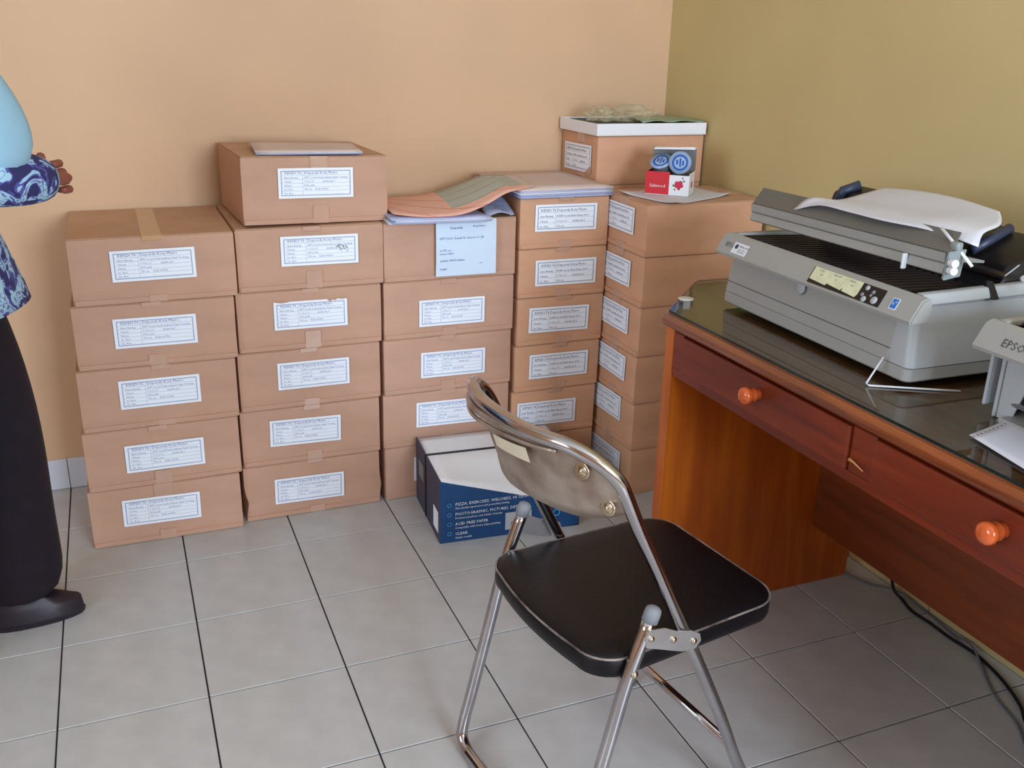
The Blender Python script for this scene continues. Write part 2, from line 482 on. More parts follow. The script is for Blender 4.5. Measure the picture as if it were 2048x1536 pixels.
def label_print(kind):
    """ink of the address labels, centred, 0.205 x 0.078"""
    W, Hh = 0.205, 0.080
    bm = bmesh.new()
    x0, x1, z0, z1 = -W / 2 + 0.008, W / 2 - 0.008, -Hh / 2 + 0.007, Hh / 2 - 0.007
    frame_lines(bm, x0, x1, z0, z1, 0.0011)
    frame_lines(bm, x0 + 0.002, x1 - 0.002, z0 + 0.002, z1 - 0.002, 0.0004)
    n = 6 if kind == 0 else 4
    hh = (z1 - z0 - 0.004) / n
    for i in range(1, n):
        z = z1 - 0.002 - i * hh
        rectf(bm, x0 + 0.003, x1 - 0.003, z, z + 0.0004)
    rectf(bm, x0 + 0.058, x0 + 0.0584, z0 + 0.002, z1 - 0.002)
    t = []
    big = 0.0105 if kind == 0 else 0.0115
    zz = z1 - 0.002 - hh + 0.0032
    t += [('KENDI 76', x0 + 0.010, zz, big), ('Dispenda Kota Metro', x0 + 0.062, zz, big)]
    s = 0.0068 if kind == 0 else 0.0085
    if kind == 0:
        rows = [('Nama Barang', 'SPPT (cont) Pemberitahuan Pajak Terutang'), ('Ukuran', '9 1/2 x 11            Jumlah ply 1'), ('Warna', 'HVS putih'), ('Isi / Box', '750 set     NCR 000750'), ('No. Box', '')]
    else:
        rows = [('Jenis Barang', 'DHKP (cont) Buku Besar 2010'), ('Ukuran', '9 1/2 x 11        Jumlah ply 2'), ('Isi / Box', '750 set')]
    for i, (l, r) in enumerate(rows):
        z = z1 - 0.002 - (i + 2) * hh + 0.0022
        t.append((l, x0 + 0.008, z, s))
        if r: t.append((r, x0 + 0.062, z, s))
    return flat_mesh('printed_text', text_bm(t, bm), M_ink if kind == 0 else M_inkd)


PRINT = [label_print(0), label_print(1)]
LABELM = flat_mesh('address_label', box(-0.1025, 0.1025, -0.0006, 0, -0.040, 0.040), M_label)


def carton_body(w, d, h, seed, crush=None):
    bm = box(-w / 2, w / 2, -d / 2, d / 2, 0, h - 0.003)
    bmesh.ops.subdivide_edges(bm, edges=bm.edges[:], cuts=5, use_grid_fill=True)
    for v in bm.verts:
        p = v.co * 6 + Vector((seed * 3.7, seed * 1.3, 0))
        n = noise.noise_vector(p)
        on_edge = (abs(abs(v.co.x) - w / 2) < 1e-4) + (abs(abs(v.co.y) - d / 2) < 1e-4)
        v.co.x += n.x * 0.0016; v.co.y += n.y * 0.0022
        if crush:
            for (cx, cy, cz, r, dx, dy) in crush:
                dd = (v.co - Vector((cx, cy, cz))).length
                if dd < r: v.co.x += dx * (1 - dd / r); v.co.y += dy * (1 - dd / r)
    es = [e for e in bm.edges if len(e.link_faces) == 2 and e.calc_face_angle(0) > 0.9]
    bmesh.ops.bevel(bm, geom=es, offset=0.0022, segments=2, profile=0.6, affect='EDGES')
    return bm


FLAP = {}


def flap_mesh(w, d):
    """half of the lid: two outer flaps meet along the depth of the box under the tape"""
    k = (w, d)
    if k not in FLAP:
        FLAP[k] = flat_mesh('top_flap', box(-w / 2 + 0.001, -0.001, -d / 2 + 0.001, d / 2 - 0.001, 0, 0.0028, 0.0008), M_cardtop)
    return FLAP[k]


def carton(x, y, z, w, d, h, rz, label, group, mtl, kind, lab=None, lrot=0.0, seed=0, tapes=(0.032, 0.03), crush=None, lsize=(1.0, 1.0)):
    t = empty('cardboard_box', (x, y, z), rz, label, 'box', group)
    mk('carton_body', carton_body(w, d, h, seed, crush), mtl, t, smooth=True)
    f = flap_mesh(w, d)
    inst('top_flap', f, t, (0, 0, h - 0.003)); inst('top_flap', f, t, (0, 0, h - 0.003 + 0.0), (0, 0, PI))
    # folded bottom edge: a thin proud strip
    mk('bottom_flap', box(-w / 2 + 0.003, w / 2 - 0.003, -d / 2 - 0.0034, -d / 2 + 0.003, 0.001, 0.0145, 0.0008), mtl, t)
    y0 = -d / 2 - 0.0032
    tx = rnd.uniform(-0.012, 0.012)
    tw = 0.024
    if tapes[0]:
        bm = box(tx - tw, tx + tw, y0, -d / 2 + 0.0015, h - tapes[0], h + 0.0001, 0.0004)
        box(tx - tw, tx + tw, y0, d / 2, h - 0.0004, h + 0.0004, bm=bm)
        mk('packing_tape', bm, [M_tapetop if seed == 104 else M_tape], t)
    if tapes[1]:
        bm = box(tx - tw + 0.004, tx + tw, y0 - 0.0008, -d / 2 + 0.002, 0.0005, tapes[1], 0.0004)
        mk('packing_tape', bm, [M_tape], t)
    if lab:
        lx, lz = lab
        o = inst('address_label', LABELM, t, (lx, y0 - 0.0004, lz), (0, lrot, 0)); o.scale = (lsize[0], 1, lsize[1])
        q = inst('printed_text', PRINT[kind], o, (0, -0.0009, 0))
    return t


ORD = {1: ['lowest', 'on the floor']}
pos5 = ['at the bottom, on the floor', 'second from the floor', 'in the middle', 'second from the top', 'on top']
# stack A (leftmost): front y=-0.15
HA = 0.1727
wA, dA = 0.402, 0.424
A = [(0.272, 0.257, 0.094), (0.275, 0.276, 0.256), (0.283, 0.283, 0.442), (0.294, 0.291, 0.611), (0.303, 0.301, 0.789)]
labA = ['pinkish brown carton at the bottom of the leftmost stack, standing on the floor', 'brown carton second from the floor in the leftmost stack, gap under its left end',
        'brown carton in the middle of the leftmost stack of five', 'brown carton second from the top of the leftmost stack of five', 'top carton of the leftmost stack, bare lid crossed by a tan tape strip']
for k, (cx, lx, lz) in enumerate(A):
    rz = math.radians([-0.6, 0.8, 0.3, -0.4, 0.2][k])
    carton(cx, -0.15 + dA / 2 + 0.003, k * HA, wA, dA, HA - 0.0006, rz, labA[k], 'cartons of the leftmost stack', M_card, 0, (lx - cx, lz - k * HA),
           math.radians([1.0, 0.5, 0.2, 0.2, -0.3][k]), seed=100 + k, tapes=(0.05 if k == 0 else 0.012, [0.03, 0.04, 0.016, 0.03, 0.018][k]))
# stack B
wB, dB = 0.403, 0.412
B = [(0.684, 0.671, 0.082), (0.690, 0.670, 0.267), (0.692, 0.699, 0.440), (0.702, 0.702, 0.617), (0.711, 0.733, 0.797), (0.728, 0.726, 0.973)]
labB = ['bottom carton of the second stack from the left, torn lower left corner, on the floor', 'carton second from the floor in the stack of six left of centre', 'carton third from the floor in the stack of six left of centre',
        'carton with torn label, third from the top of the tallest stack left of centre', 'carton second from the top of the stack of six, scribble on its label', 'tallest stack\'s top carton left of centre, thin papers on its lid']
for k, (cx, lx, lz) in enumerate(B):
    rz = math.radians([0, -0.5, 0.4, -0.3, 0.3, 2.6][k])
    cr = [(-wB / 2, -dB / 2, 0.05, 0.05, 0.010, 0.006), (wB / 2, -dB / 2, 0.06, 0.04, 0.004, 0.004)] if k == 0 else None
    yy = -0.13 + dB / 2 + 0.003
    if k == 5: yy += 0.0
    h_ = HA - 0.0006 if k < 5 else 0.180
    bx_ = carton(cx, yy, k * HA + 0.0001, wB if k < 5 else 0.398, dB if k < 5 else 0.37, h_, rz, labB[k], 'cartons of the second stack from the left', M_card, 0, (lx - cx, lz - k * HA),
           math.radians([1.2, 1.4, 0.4, 0.3, 0.4, 0.0][k]), seed=200 + k, tapes=([0.01, 0.014, 0.012, 0.012, 0.012, 0.035][k], [0.022, 0.03, 0.02, 0.05, 0.05, 0.05][k]), crush=cr, lsize=(1.0, 1.0) if k != 4 else (1.04, 1.02))
    lb = [c_ for c_ in bx_.children if c_.name.startswith('address_label')][0]
    if k == 4:      # pen scribble over the label
        q_ = bmesh.new(); r_ = random.Random(3)
        for w_ in range(16):
            x_ = 0.058 + r_.uniform(-0.016, 0.016); z_ = 0.004 + r_.uniform(-0.008, 0.008)
            tube([(x_, -0.0012, z_), (x_ + 0.003, -0.0012, z_ + r_.uniform(-0.006, 0.006)), (x_ + 0.006, -0.0012, z_ - 0.002)], 0.0005, 4, q_)
        mk('pen_scribble', q_, M_inkd, lb)
    if k == 3:      # paper torn away along the top edge
        q_ = bmesh.new()
        for (xa, xb, dz) in ((-0.1, -0.06, 0.004), (0.045, 0.062, 0.009), (0.06, 0.074, 0.006), (0.074, 0.103, 0.003)):
            f_ = q_.faces.new([q_.verts.new(p_) for p_ in ((xa, -0.0013, 0.0405), ((xa + xb) / 2, -0.0013, 0.0405 - dz), (xb, -0.0013, 0.0405 - dz * 0.4), (xb, -0.0013, 0.0405))])
        mk('torn_edge', q_, M_card, lb)
    if k == 5: bx_.rotation_euler.y = math.radians(0.9); bx_.location.z += 0.0032
# stack C
wC, dC = 0.404, 0.40
C = [(1.105, 1.095, 0.091), (1.105, 1.107, 0.269), (1.108, 1.121, 0.428), (1.112, 1.117, 0.590), (1.1175, None, None)]
labC = ['bottom carton of the third stack, mostly behind the blue printer paper box', 'carton just above the blue box\'s top, in the third stack from the left', 'carton in the middle of the third stack from the left',
        'carton under the one with the hanging note, third stack from the left', 'top carton of the third stack, pale blue note hanging over its front']
for k, (cx, lx, lz) in enumerate(C):
    carton(cx, -0.13 + dC / 2 + 0.003, k * HA - 0.0002 * k, wC, dC, HA - 0.0006, math.radians([0.3, -0.3, 0.2, 0.3, -0.2][k]), labC[k], 'cartons of the third stack from the left', M_card, 0,
           None if lx is None else (lx - cx, lz - k * HA), math.radians([1.2, 1.2, 0.8, 0.4, 0][k]), seed=300 + k, tapes=(0.014, [0.02, 0.02, 0.03, 0.025, 0][k]))
# stack D, short ends forward
HD = 0.1523
wD, dD = 0.294, 0.396
D = [(1.462, 1.431, 0.075), (1.466, 1.440, 0.225), (1.470, 1.474, 0.384), (1.476, 1.469, 0.536), (1.478, 1.488, 0.685), (1.4775, 1.480, 0.853)]
labD = ['bottom narrow carton of the fourth stack, hidden behind the chair back', 'narrow carton second from the floor in the fourth stack, above the chair back', 'narrow carton third from the floor in the fourth stack',
        'narrow carton third from the top in the fourth stack', 'narrow carton second from the top in the fourth stack', 'top carton of the fourth stack, under the thick pile of printouts']
for k, (cx, lx, lz) in enumerate(D):
    carton(cx, -0.13 + dD / 2 + 0.003, k * HD, wD, dD, HD - 0.0006, math.radians([0.4, -0.3, 0.5, 0.3, -0.3, 0.2][k]), labD[k], 'narrow cartons of the fourth stack', M_card2, 1,
           (lx - cx, lz - k * HD), math.radians([0, 1.0, 0.6, 1.0, 0.2, 0.4][k]), seed=400 + k, tapes=(0.012, 0.022))
# stack E, label ends to the left, long sides to the camera
HE = 0.1535
E_ = [(-0.289, 0.086), (-0.274, 0.279), (-0.289, 0.409), (-0.285, 0.560), (-0.277, 0.706), (-0.286, 0.865)]
labE = ['bottom sideways carton near the corner, behind the chair back', 'sideways carton second from the floor near the corner', 'sideways carton third from the floor near the corner, beside the desk',
        'sideways carton level with the desk top, near the corner', 'sideways carton second from the top near the corner', 'top sideways carton near the corner, carrying the snack box on paper']
for k, (ye, lz) in enumerate(E_):
    yc = -0.35 + wD / 2 - (0.008 if k == 5 else 0)
    # local x runs towards -Y after the turn, label centre 0.1 behind its visible end
    carton(1.632 + 0.198, yc, k * HE, wD, dD, HE - 0.0006, -PI / 2 + math.radians([0.5, 0.3, -0.4, 0.2, 0.3, -0.8][k]), labE[k], 'sideways cartons beside the corner', M_card2, 1,
           (-(ye + 0.1025 - yc), min(max(lz - k * HE - 0.005, 0.05), 0.11)), math.radians([-1, -1, 0.6, 0.5, 0.4, 0.3][k]), seed=500 + k, tapes=(0.02, 0.02))
# stack F right in the corner: only its top carton shows above
wF, dF = 0.262, 0.388
for k in range(7):
    carton(1.652 + dF / 2, 0.0165 + wF / 2, k * HE, wF, dF, HE - 0.0006, -PI / 2,
           'highest carton in the corner, under the white tray, label corner peeling' if k == 6 else 'carton hidden in the corner pile under the highest carton',
           'cartons piled in the room corner', M_card2, 1, (-0.004 if k == 6 else 0, 0.074), math.radians(-1.0), seed=600 + k, tapes=(0.03, 0.02), lsize=(0.94, 1.08))
top = bpy.data.objects['cardboard_box'] if False else [o_ for o_ in bpy.data.objects if o_.get('label', '').startswith('highest carton in the corner')][0]
lb = [c_ for c_ in top.children if c_.name.startswith('address_label')][0]
q_ = bmesh.new()
q_.faces.new([q_.verts.new(p_) for p_ in ((0.062, -0.0016, -0.0405), (0.1035, -0.0016, -0.018), (0.086, -0.0110, -0.026))])
q_.faces.new([q_.verts.new(p_) for p_ in ((0.062, -0.0014, -0.0405), (0.1035, -0.0014, -0.018), (0.1035, -0.0014, -0.041))])
q_.faces.ensure_lookup_table(); q_.faces[1].material_index = 1
mk('peeled_corner', q_, [M_label, M_card2], lb)
# ------------------------------------------------------------------ papers on the stacks


def pile(name, c, z0, n, th, jit, mats, label, cat, seed, sag=None, parent=None, bow=None):
    """stack of sheet packets; c = 4 corners (x,y)"""
    t = empty(name, (0, 0, 0), 0, label, cat)
    r = random.Random(seed)
    for i in range(n):
        dx, dy, a = r.uniform(-jit, jit), r.uniform(-jit, jit), r.uniform(-jit, jit) * 1.5
        cx = sum(p[0] for p in c) / 4; cy = sum(p[1] for p in c) / 4
        cc = [(cx + (p[0] - cx) * math.cos(a) - (p[1] - cy) * math.sin(a) + dx, cy + (p[0] - cx) * math.sin(a) + (p[1] - cy) * math.cos(a) + dy, z0 + (i + 1) * th - 0.0003) for p in c]
        m = mats[i % len(mats)] if i < n - 1 else mats[-1]
        mk('paper_sheaf', sheet(bilerp(cc, 8, 5, (lambda s, t_, i=i: (bow(s, t_) if bow else 0.0))), th - 0.0004), m, t)
    return t


# thick pile on the fourth stack
zD = 6 * HD + 0.001
pile('printout_pile', [(1.325, -0.145), (1.630, -0.142), (1.622, 0.235), (1.325, 0.235)], zD, 5, 0.0054, 0.003, [M_paperblue, M_paperblue, M_paper, M_paperblue, M_papertop],
     'thick pile of continuous printouts with bluish edges on the fourth stack', 'papers', 5)
# pile on the third stack
zC = 5 * HA + 0.0008
pile('document_pile', [(0.925, -0.185), (1.205, -0.205), (1.20, 0.05), (0.935, 0.06)], zC, 4, 0.0042, 0.009, [M_paper, M_paperblue, M_paper, M_paperblue],
     'low messy pile of white and bluish papers on the third stack', 'papers', 8)
# the coloured form strip flowing from pile to pile


def form_strip():
    back = [(0.945, 0.18, 0.884), (1.01, 0.17, 0.886), (1.09, 0.16, 0.889), (1.17, 0.16, 0.900), (1.25, 0.155, 0.925), (1.31, 0.15, 0.945), (1.36, 0.14, 0.9475), (1.42, 0.14, 0.9475)]
    front = [(0.938, -0.15, 0.890), (0.985, -0.19, 0.8885), (1.04, -0.215, 0.889), (1.12, -0.215, 0.893), (1.20, -0.19, 0.912), (1.27, -0.165, 0.938), (1.335, -0.150, 0.9475), (1.38, -0.12, 0.9475)]
    bp = smooth_path(back, 5); fp = smooth_path(front, 5)
    gr = []
    for p, q in zip(fp, bp):
        gr.append([tuple(p.lerp(q, t / 10) + Vector((0, 0, 0.006 * math.sin(t / 10 * PI) * (0 if p.x > 1.31 else 1)))) for t in range(11)])
    return sheet(gr, 0.0012)


o = mk('printed_form', form_strip(), M_form, smooth='all'); tag(o, 'orange and green banded form sheet draped from the printout pile down to the third stack', 'paper')
# creased sheets in the gap
bm = sheet(bilerp([(1.215, -0.155, 0.868), (1.312, -0.128, 0.866), (1.318, 0.02, 0.90), (1.235, 0.04, 0.905)], 8, 6, lambda s, t: 0.012 * abs(math.sin(3.4 * s + 2 * t))), 0.0008)
o = mk('crumpled_sheet', bm, M_paperblue, smooth=False); tag(o, 'crumpled bluish sheet pushed into the gap under the banded form', 'paper')
# hanging note
t = empty('hanging_note', (1.157, -0.1385, 0.70), math.radians(-0.2), 'pale blue printed note hanging over the front of the third stack', 'note')
gr = [[(x * 0.0925, -0.003 - 0.002 * math.sin(z * 3) - (0.0015 * x if z < 0.2 else 0), z * 0.163) for z in [k / 8 for k in range(9)]] for x in (-1, -0.5, 0, 0.5, 1)]
bm = bmesh.new()
F = [[bm.verts.new(p) for p in row] for row in gr]; Bk = [[bm.verts.new((p[0], p[1] + 0.0005, p[2])) for p in row] for row in gr]
for i in range(4):
    for j in range(8):
        bm.faces.new([F[i][j], F[i + 1][j], F[i + 1][j + 1], F[i][j + 1]]); bm.faces.new([Bk[i][j], Bk[i][j + 1], Bk[i + 1][j + 1], Bk[i + 1][j]])
mk('note_sheet', bm, M_note, t, smooth='all')
bm = text_bm([('Dispenda', -0.050, 0.138, 0.010), ('Kota Metro', 0.02, 0.141, 0.008), ('SPPT 2010  Kendi 76  box no 1 / 24', -0.082, 0.108, 0.0092), ('isi 750 set', -0.082, 0.074, 0.0085), ('nomor 0001', -0.082, 0.064, 0.0085), ('jumlah 18000 lembar', -0.080, 0.044, 0.0088), ('tanggal', -0.082, 0.020, 0.008)])
rectf(bm, 0.04, 0.05, 0.034, 0.0352)
inst('written_text', flat_mesh('written_text', bm, M_ink), t, (0, -0.0062, 0))
# thin papers on the second stack's top carton
zB = 5 * HA + 0.180 + 0.0070
pile('document_pile', [(0.585, -0.085), (0.865, -0.118), (0.885, 0.10), (0.60, 0.125)], zB, 3, 0.0030, 0.004, [M_paperblue, M_paper, M_papertop],
     'thin sheaf of blue-edged papers on the top carton of the second stack', 'papers', 11, bow=lambda s, t: 0.006 * (1 - s) * t)

# white tray box on the highest carton + plastic bag
zF = 7 * HE + 0.0012
t = empty('white_tray', (1.838, 0.135, zF), 0, 'shallow white carton tray on the highest carton in the corner', 'tray')
bm = bmesh.new(); X0, X1, Y0, Y1 = -0.200, 0.198, -0.135, 0.140
box(X0, X1, Y0, Y1, 0, 0.002, bm=bm)
mk('tray_base', bm, M_whitec, t)
for q in ((X0, X1, Y0, Y0 + 0.003), (X0, X1, Y1 - 0.003, Y1), (X0, X0 + 0.003, Y0 + 0.003, Y1 - 0.003), (X1 - 0.003, X1, Y0 + 0.003, Y1 - 0.003)):
    mk('tray_wall', box(*q, 0.0021, 0.037, 0.001), M_whitec, t)
o = mk('green_folder', box(1.66, 2.015, 0.02, 0.255, zF + 0.003, zF + 0.034, 0.003), M_dkgreen); tag(o, 'dark green folder lying inside the white tray', 'folder')


def blob(cx, cy, cz, sx, sy, sz, seed, amp=0.35, sub=4):
    bm = bmesh.new(); bmesh.ops.create_icosphere(bm, subdivisions=sub, radius=1.0)
    for v in bm.verts:
        n = v.co.normalized(); k = 1 + amp * noise.noise(n * 2.2 + Vector((seed, 0, 0))) + amp * 0.5 * abs(noise.noise(n * 6 + Vector((0, seed, 0))))
        v.co = Vector((cx + n.x * sx * k, cy + n.y * sy * k, cz + max(n.z * sz * k, -sz * 0.25)))
    return bm


bm = blob(1.715, 0.13, zF + 0.045, 0.048, 0.05, 0.034, 3.3, 0.5)
b2 = blob(1.83, 0.12, zF + 0.045, 0.075, 0.06, 0.034, 5.1, 0.5)
me_ = bpy.data.meshes.new('tmp'); b2.to_mesh(me_); b2.free(); bm.from_mesh(me_); bpy.data.meshes.remove(me_)
o = mk('plastic_bag', bm, M_bag); tag(o, 'crumpled clear plastic bag heaped on the white tray', 'bag')
bm = sheet(bilerp([(1.80, 0.004, zF + 0.0385), (2.03, 0.002, zF + 0.0385), (2.02, 0.20, zF + 0.040), (1.86, 0.20, zF + 0.040)], 10, 8, lambda s, t: 0.006 * abs(math.sin(7 * s + 3 * t))), 0.0008)
o = mk('plastic_sheet', bm, M_teal); tag(o, 'pale green plastic sheet over the right end of the white tray', 'sheet')

# paper + snack carton on the sideways stack
zE = 6 * HE + 0.0012


def curl(s, t):
    e = 0
    for (a, b) in ((0, 0), (1, 0), (0, 1), (1, 1)):
        d = math.hypot(s - a, t - b); e += max(0, 0.30 - d) ** 2 * 0.09
    return e


bm = sheet(bilerp([(1.695, -0.395, zE + 0.0012), (1.968, -0.268, zE + 0.0012), (1.935, -0.060, zE + 0.0012), (1.645, -0.150, zE + 0.0012)], 14, 12, curl), 0.0008)
o = mk('paper_sheet', bm, M_paper, smooth='all'); tag(o, 'wrinkled white sheet under the red and white snack box', 'paper')
# snack box
t = empty('snack_box', (1.790, -0.200, zE + 0.0022), math.radians(-42), 'small open red and white carton printed with berries, on the wrinkled sheet', 'box')
mk('box_base', box(-0.066, 0.066, -0.045, 0.045, 0, 0.0015), M_whitec, t)
o = mk('front_panel', box(-0.066, 0.006, -0.045, -0.0435, 0.0016, 0.068), M_red, t); tag(o, 'red front half')
mk('front_panel', box(0.006, 0.066, -0.045, -0.0435, 0.0016, 0.060), M_whitec, t)
mk('side_panel', box(0.0645, 0.066, -0.0434, 0.0434, 0.0016, 0.066), M_whitec, t)
mk('side_panel', box(-0.066, -0.0645, -0.0434, 0.0434, 0.0016, 0.066), M_red, t)
mk('back_panel', box(-0.066, 0.066, 0.0435, 0.045, 0.0016, 0.130), M_shadec, t)  # shade on the tall back is put into its grey colour
mk('top_flap', hexa(bmesh.new(), [(-0.058, 0.012, 0.126), (0.066, 0.012, 0.131), (0.066, 0.0434, 0.131), (-0.058, 0.0434, 0.128), (-0.058, 0.012, 0.131), (0.066, 0.012, 0.139), (0.066, 0.0434, 0.134), (-0.058, 0.0434, 0.131)], 0.0006), M_whitec, t)
bm = bmesh.new()
for (cx, cz, r) in ((0.030, 0.036, 0.007), (0.040, 0.038, 0.0068), (0.035, 0.028, 0.0072), (0.043, 0.030, 0.006), (0.036, 0.022, 0.005), (0.028, 0.029, 0.0055)):
    lathe([(0, 0), (r, 0), (r * 0.7, 0.0004), (0, 0.0006)], (cx, -0.0452, cz), (0, -1, 0), 12, bm)
bm2 = bm
mk('berry_print', bm2, M_pink, t)
bm = bmesh.new()
for (cx, cz, r) in ((0.02, 0.030, 0.004), (0.05, 0.044, 0.0035), (0.024, 0.018, 0.003), (0.046, 0.052, 0.003)):
    lathe([(0, 0), (r, 0), (0, 0.0004)], (cx, -0.0452, cz), (0, -1, 0), 5, bm)
mk('leaf_print', bm, M_green, t)
bm = lathe([(0, 0), (0.011, 0), (0, 0.0005)], (0.0662, 0.0, 0.03), (1, 0, 0), 10)
mk('berry_print', bm, M_pink, t)
mk('script_lettering', text_bm([('Salwood', -0.053, 0.022, 0.014)]), M_whitec, t).location.y = -0.0455
# water cups in the snack box
for k, (cx, cy, cz, tx, tz, lab) in enumerate(((-0.031, -0.004, 0.094, -0.35, 0.55, 'clear water cup with faded blue lid, left one in the snack box'), (0.029, -0.016, 0.094, 0.25, 0.25, 'clear water cup with bright blue lid, right one in the snack box'))):
    base = Vector((1.790, -0.200, zE + 0.0022)) + Matrix.Rotation(math.radians(-42), 3, 'Z') @ Vector((cx, cy, cz))
    ax = Vector((-0.50, -0.80, 0.22)).normalized() if k else Vector((-0.60, -0.45, 0.95)).normalized()
    c_ = empty('water_cup', base, 0, lab, 'cup')
    mk('cup_wall', lathe([(0.001, -0.055), (0.024, -0.055), (0.0325, -0.001), (0.0335, 0.001), (0.0305, 0.0), (0.022, -0.053), (0.001, -0.053)], (0, 0, 0), ax, 24), M_cup, c_, smooth='all')
    mk('film_lid', lathe([(0, 0.0012), (0.0332, 0.0012), (0.0332, 0.002), (0, 0.002)], (0, 0, 0), ax, 24), M_foil, c_)
    bm = bmesh.new()
    n_ = ax.cross(Vector((0, 0, 1))).normalized(); b_ = n_.cross(ax)
    prev = None
    for q in range(25):
        a = 2 * PI * q / 24
        ring = [bm.verts.new(ax * 0.0024 + (n_ * math.cos(a) + b_ * math.sin(a)) * rr) for rr in (0.018, 0.024)]
        if prev: bm.faces.new([prev[0], prev[1], ring[1], ring[0]])
        prev = ring
    for (u0, u1, v0, v1) in ((-0.003, 0.002, -0.012, 0.013), (-0.012, -0.006, -0.008, 0.006), (0.006, 0.012, -0.006, 0.008)):
        bm.faces.new([bm.verts.new(ax * 0.0024 + n_ * u + b_ * v) for u, v in ((u0, v0), (u1, v0), (u1, v1), (u0, v1))])
    mk('lid_emblem', bm, M_foilb, c_)

# ------------------------------------------------------------------ blue printed box on the floor
t = empty('blue_product_box', (1.198, -0.308, 0), math.radians(-4.3), 'blue printed box with white top and black strap, on the floor behind the chair', 'box')
LX, LY = 0.212, 0.152


def ztop(x):       # crushed lid sags away from the near corner
    q = min(1, max(0, (x + LX) / (2 * LX)))
    return 0.196 - (0.080 * q / 0.62 if q < 0.62 else 0.080 - 0.02 * (q - 0.62) / 0.38)


bm = bmesh.new()
n = 12
fr_b = [bm.verts.new((-LX + 2 * LX * i / n, -LY, 0)) for i in range(n + 1)]
fr_t = [bm.verts.new((-LX + 2 * LX * i / n, -LY - 0.004 * math.sin(i / n * PI), ztop(-LX + 2 * LX * i / n))) for i in range(n + 1)]
for i in range(n): bm.faces.new([fr_b[i], fr_b[i + 1], fr_t[i + 1], fr_t[i]])
mk('front_panel', bm, M_boxblue, t)
mk('side_panel', hexa(bmesh.new(), [(-LX, -LY, 0), (-LX + 0.003, -LY, 0), (-LX + 0.003, LY, 0), (-LX, LY, 0), (-LX, -LY, 0.196), (-LX + 0.003, -LY, 0.196), (-LX + 0.003, LY, 0.205), (-LX, LY, 0.205)]), M_boxnavy, t)
mk('side_panel', hexa(bmesh.new(), [(LX - 0.003, -LY, 0), (LX, -LY, 0), (LX, LY, 0), (LX - 0.003, LY, 0), (LX - 0.003, -LY, 0.134), (LX, -LY, 0.134), (LX, LY, 0.196), (LX - 0.003, LY, 0.196)]), M_boxblue, t)
mk('back_panel', box(-LX, LX, LY - 0.003, LY, 0, 0.196), M_boxblue, t)
mk('bottom_panel', box(-LX, LX, -LY, LY, 0.0005, 0.003), M_boxnavy, t)
gr = []
for i in range(13):
    x = -LX + 0.004 + (2 * LX - 0.008) * i / 12; row = []
    for j in range(11):
        y = -LY + (2 * LY) * j / 10
        k = max(0, 1 - j / 4.2); z = 0.1985 * (1 - k) + ztop(x) * k + 0.001
        row.append((x, y, z))
    gr.append(row)
mk('paper_lid', sheet(gr, 0.002), M_whitec, t, smooth='all')
mk('strap', box(-LX - 0.001, LX + 0.001, 0.018, 0.026, 0.1996, 0.2025), M_strap, t)
mk('strap', box(-LX - 0.0025, -LX - 0.0002, 0.018, 0.026, 0.001, 0.2024), M_strap, t)
# white shipping labels on the dark end
bm = box(-LX - 0.0012, -LX - 0.0002, -LY + 0.02, -LY + 0.075, 0.025, 0.09)
mk('white_sticker', bm, M_label, t)
mk('white_sticker', box(-LX - 0.0012, -LX - 0.0002, 0.05, 0.11, 0.10, 0.15), M_greyd, t)
items = []
bm = bmesh.new()
for i, (s1, s2) in enumerate((('PIZZA, EXERCISES, WELLNESS, HI TECH', 'Wonderful experience and powerful printing'), ('PHOTOGRAPHIC, PICTURES, DETAILS', 'Professional photo and details of prints'), ('ACID FREE PAPER', 'Compatible with home inkjet printing'), ('CLEAR', 'Simple results'))):
    z = 0.118 - i * 0.031
    items += [(s1, -LX + 0.043, z, 0.0125), (s2, -LX + 0.043, z - 0.0115, 0.0088)]
mk('printed_text', text_bm(items), M_whitec, t).location.y = -LY - 0.006
for i in range(4):
    z = 0.121 - i * 0.030
    for r0, r1 in ((0.0045, 0.0065),):
        prev = None
        for q in range(17):
            a = 2 * PI * q / 16
            ring = [bm.verts.new((-LX + 0.026 + rr * math.cos(a), 0, z + rr * math.sin(a))) for rr in (r0, r1)]
            if prev: bm.faces.new([prev[0], prev[1], ring[1], ring[0]])
            prev = ring
prev = None
for q in range(17):
    a = 2 * PI * q / 16
    ring = [bm.verts.new((LX - 0.075 + rr * math.cos(a), 0, 0.055 + rr * math.sin(a))) for rr in (0.008, 0.012)]
    if prev: bm.faces.new([prev[0], prev[1], ring[1], ring[0]])
    prev = ring
mk('ring_emblem', bm, M_cyan, t).location.y = -LY - 0.006
# picture panel print behind the chair tube
bm = bmesh.new(); rectf(bm, -0.02, 0.06, 0.02, 0.075)
mk('picture_print', bm, M_greyl, t).location.y = -LY - 0.0058

# ------------------------------------------------------------------ desk
ZT = 0.80
t = empty('desk', (1.34, -0.75, 0), 0, 'reddish brown wooden desk with two drawers and a glass top, along the right wall', 'desk')
ox, oy = -1.34, 0.75


def P(*v): return (v[0] + ox, v[1] + oy, v[2])


def dbox(x0, x1, y0, y1, z0, z1, bev=0.002, seg=2): return box(x0 + ox, x1 + ox, y0 + oy, y1 + oy, z0, z1, bev, seg)


def outline(e):
    return [(1.335 - e, -2.24), (1.335 - e, -0.972 + e * 0.4), (1.552 - e * 0.3, -0.742 + e), (2.035, -0.742 + e), (2.035, -2.24)]


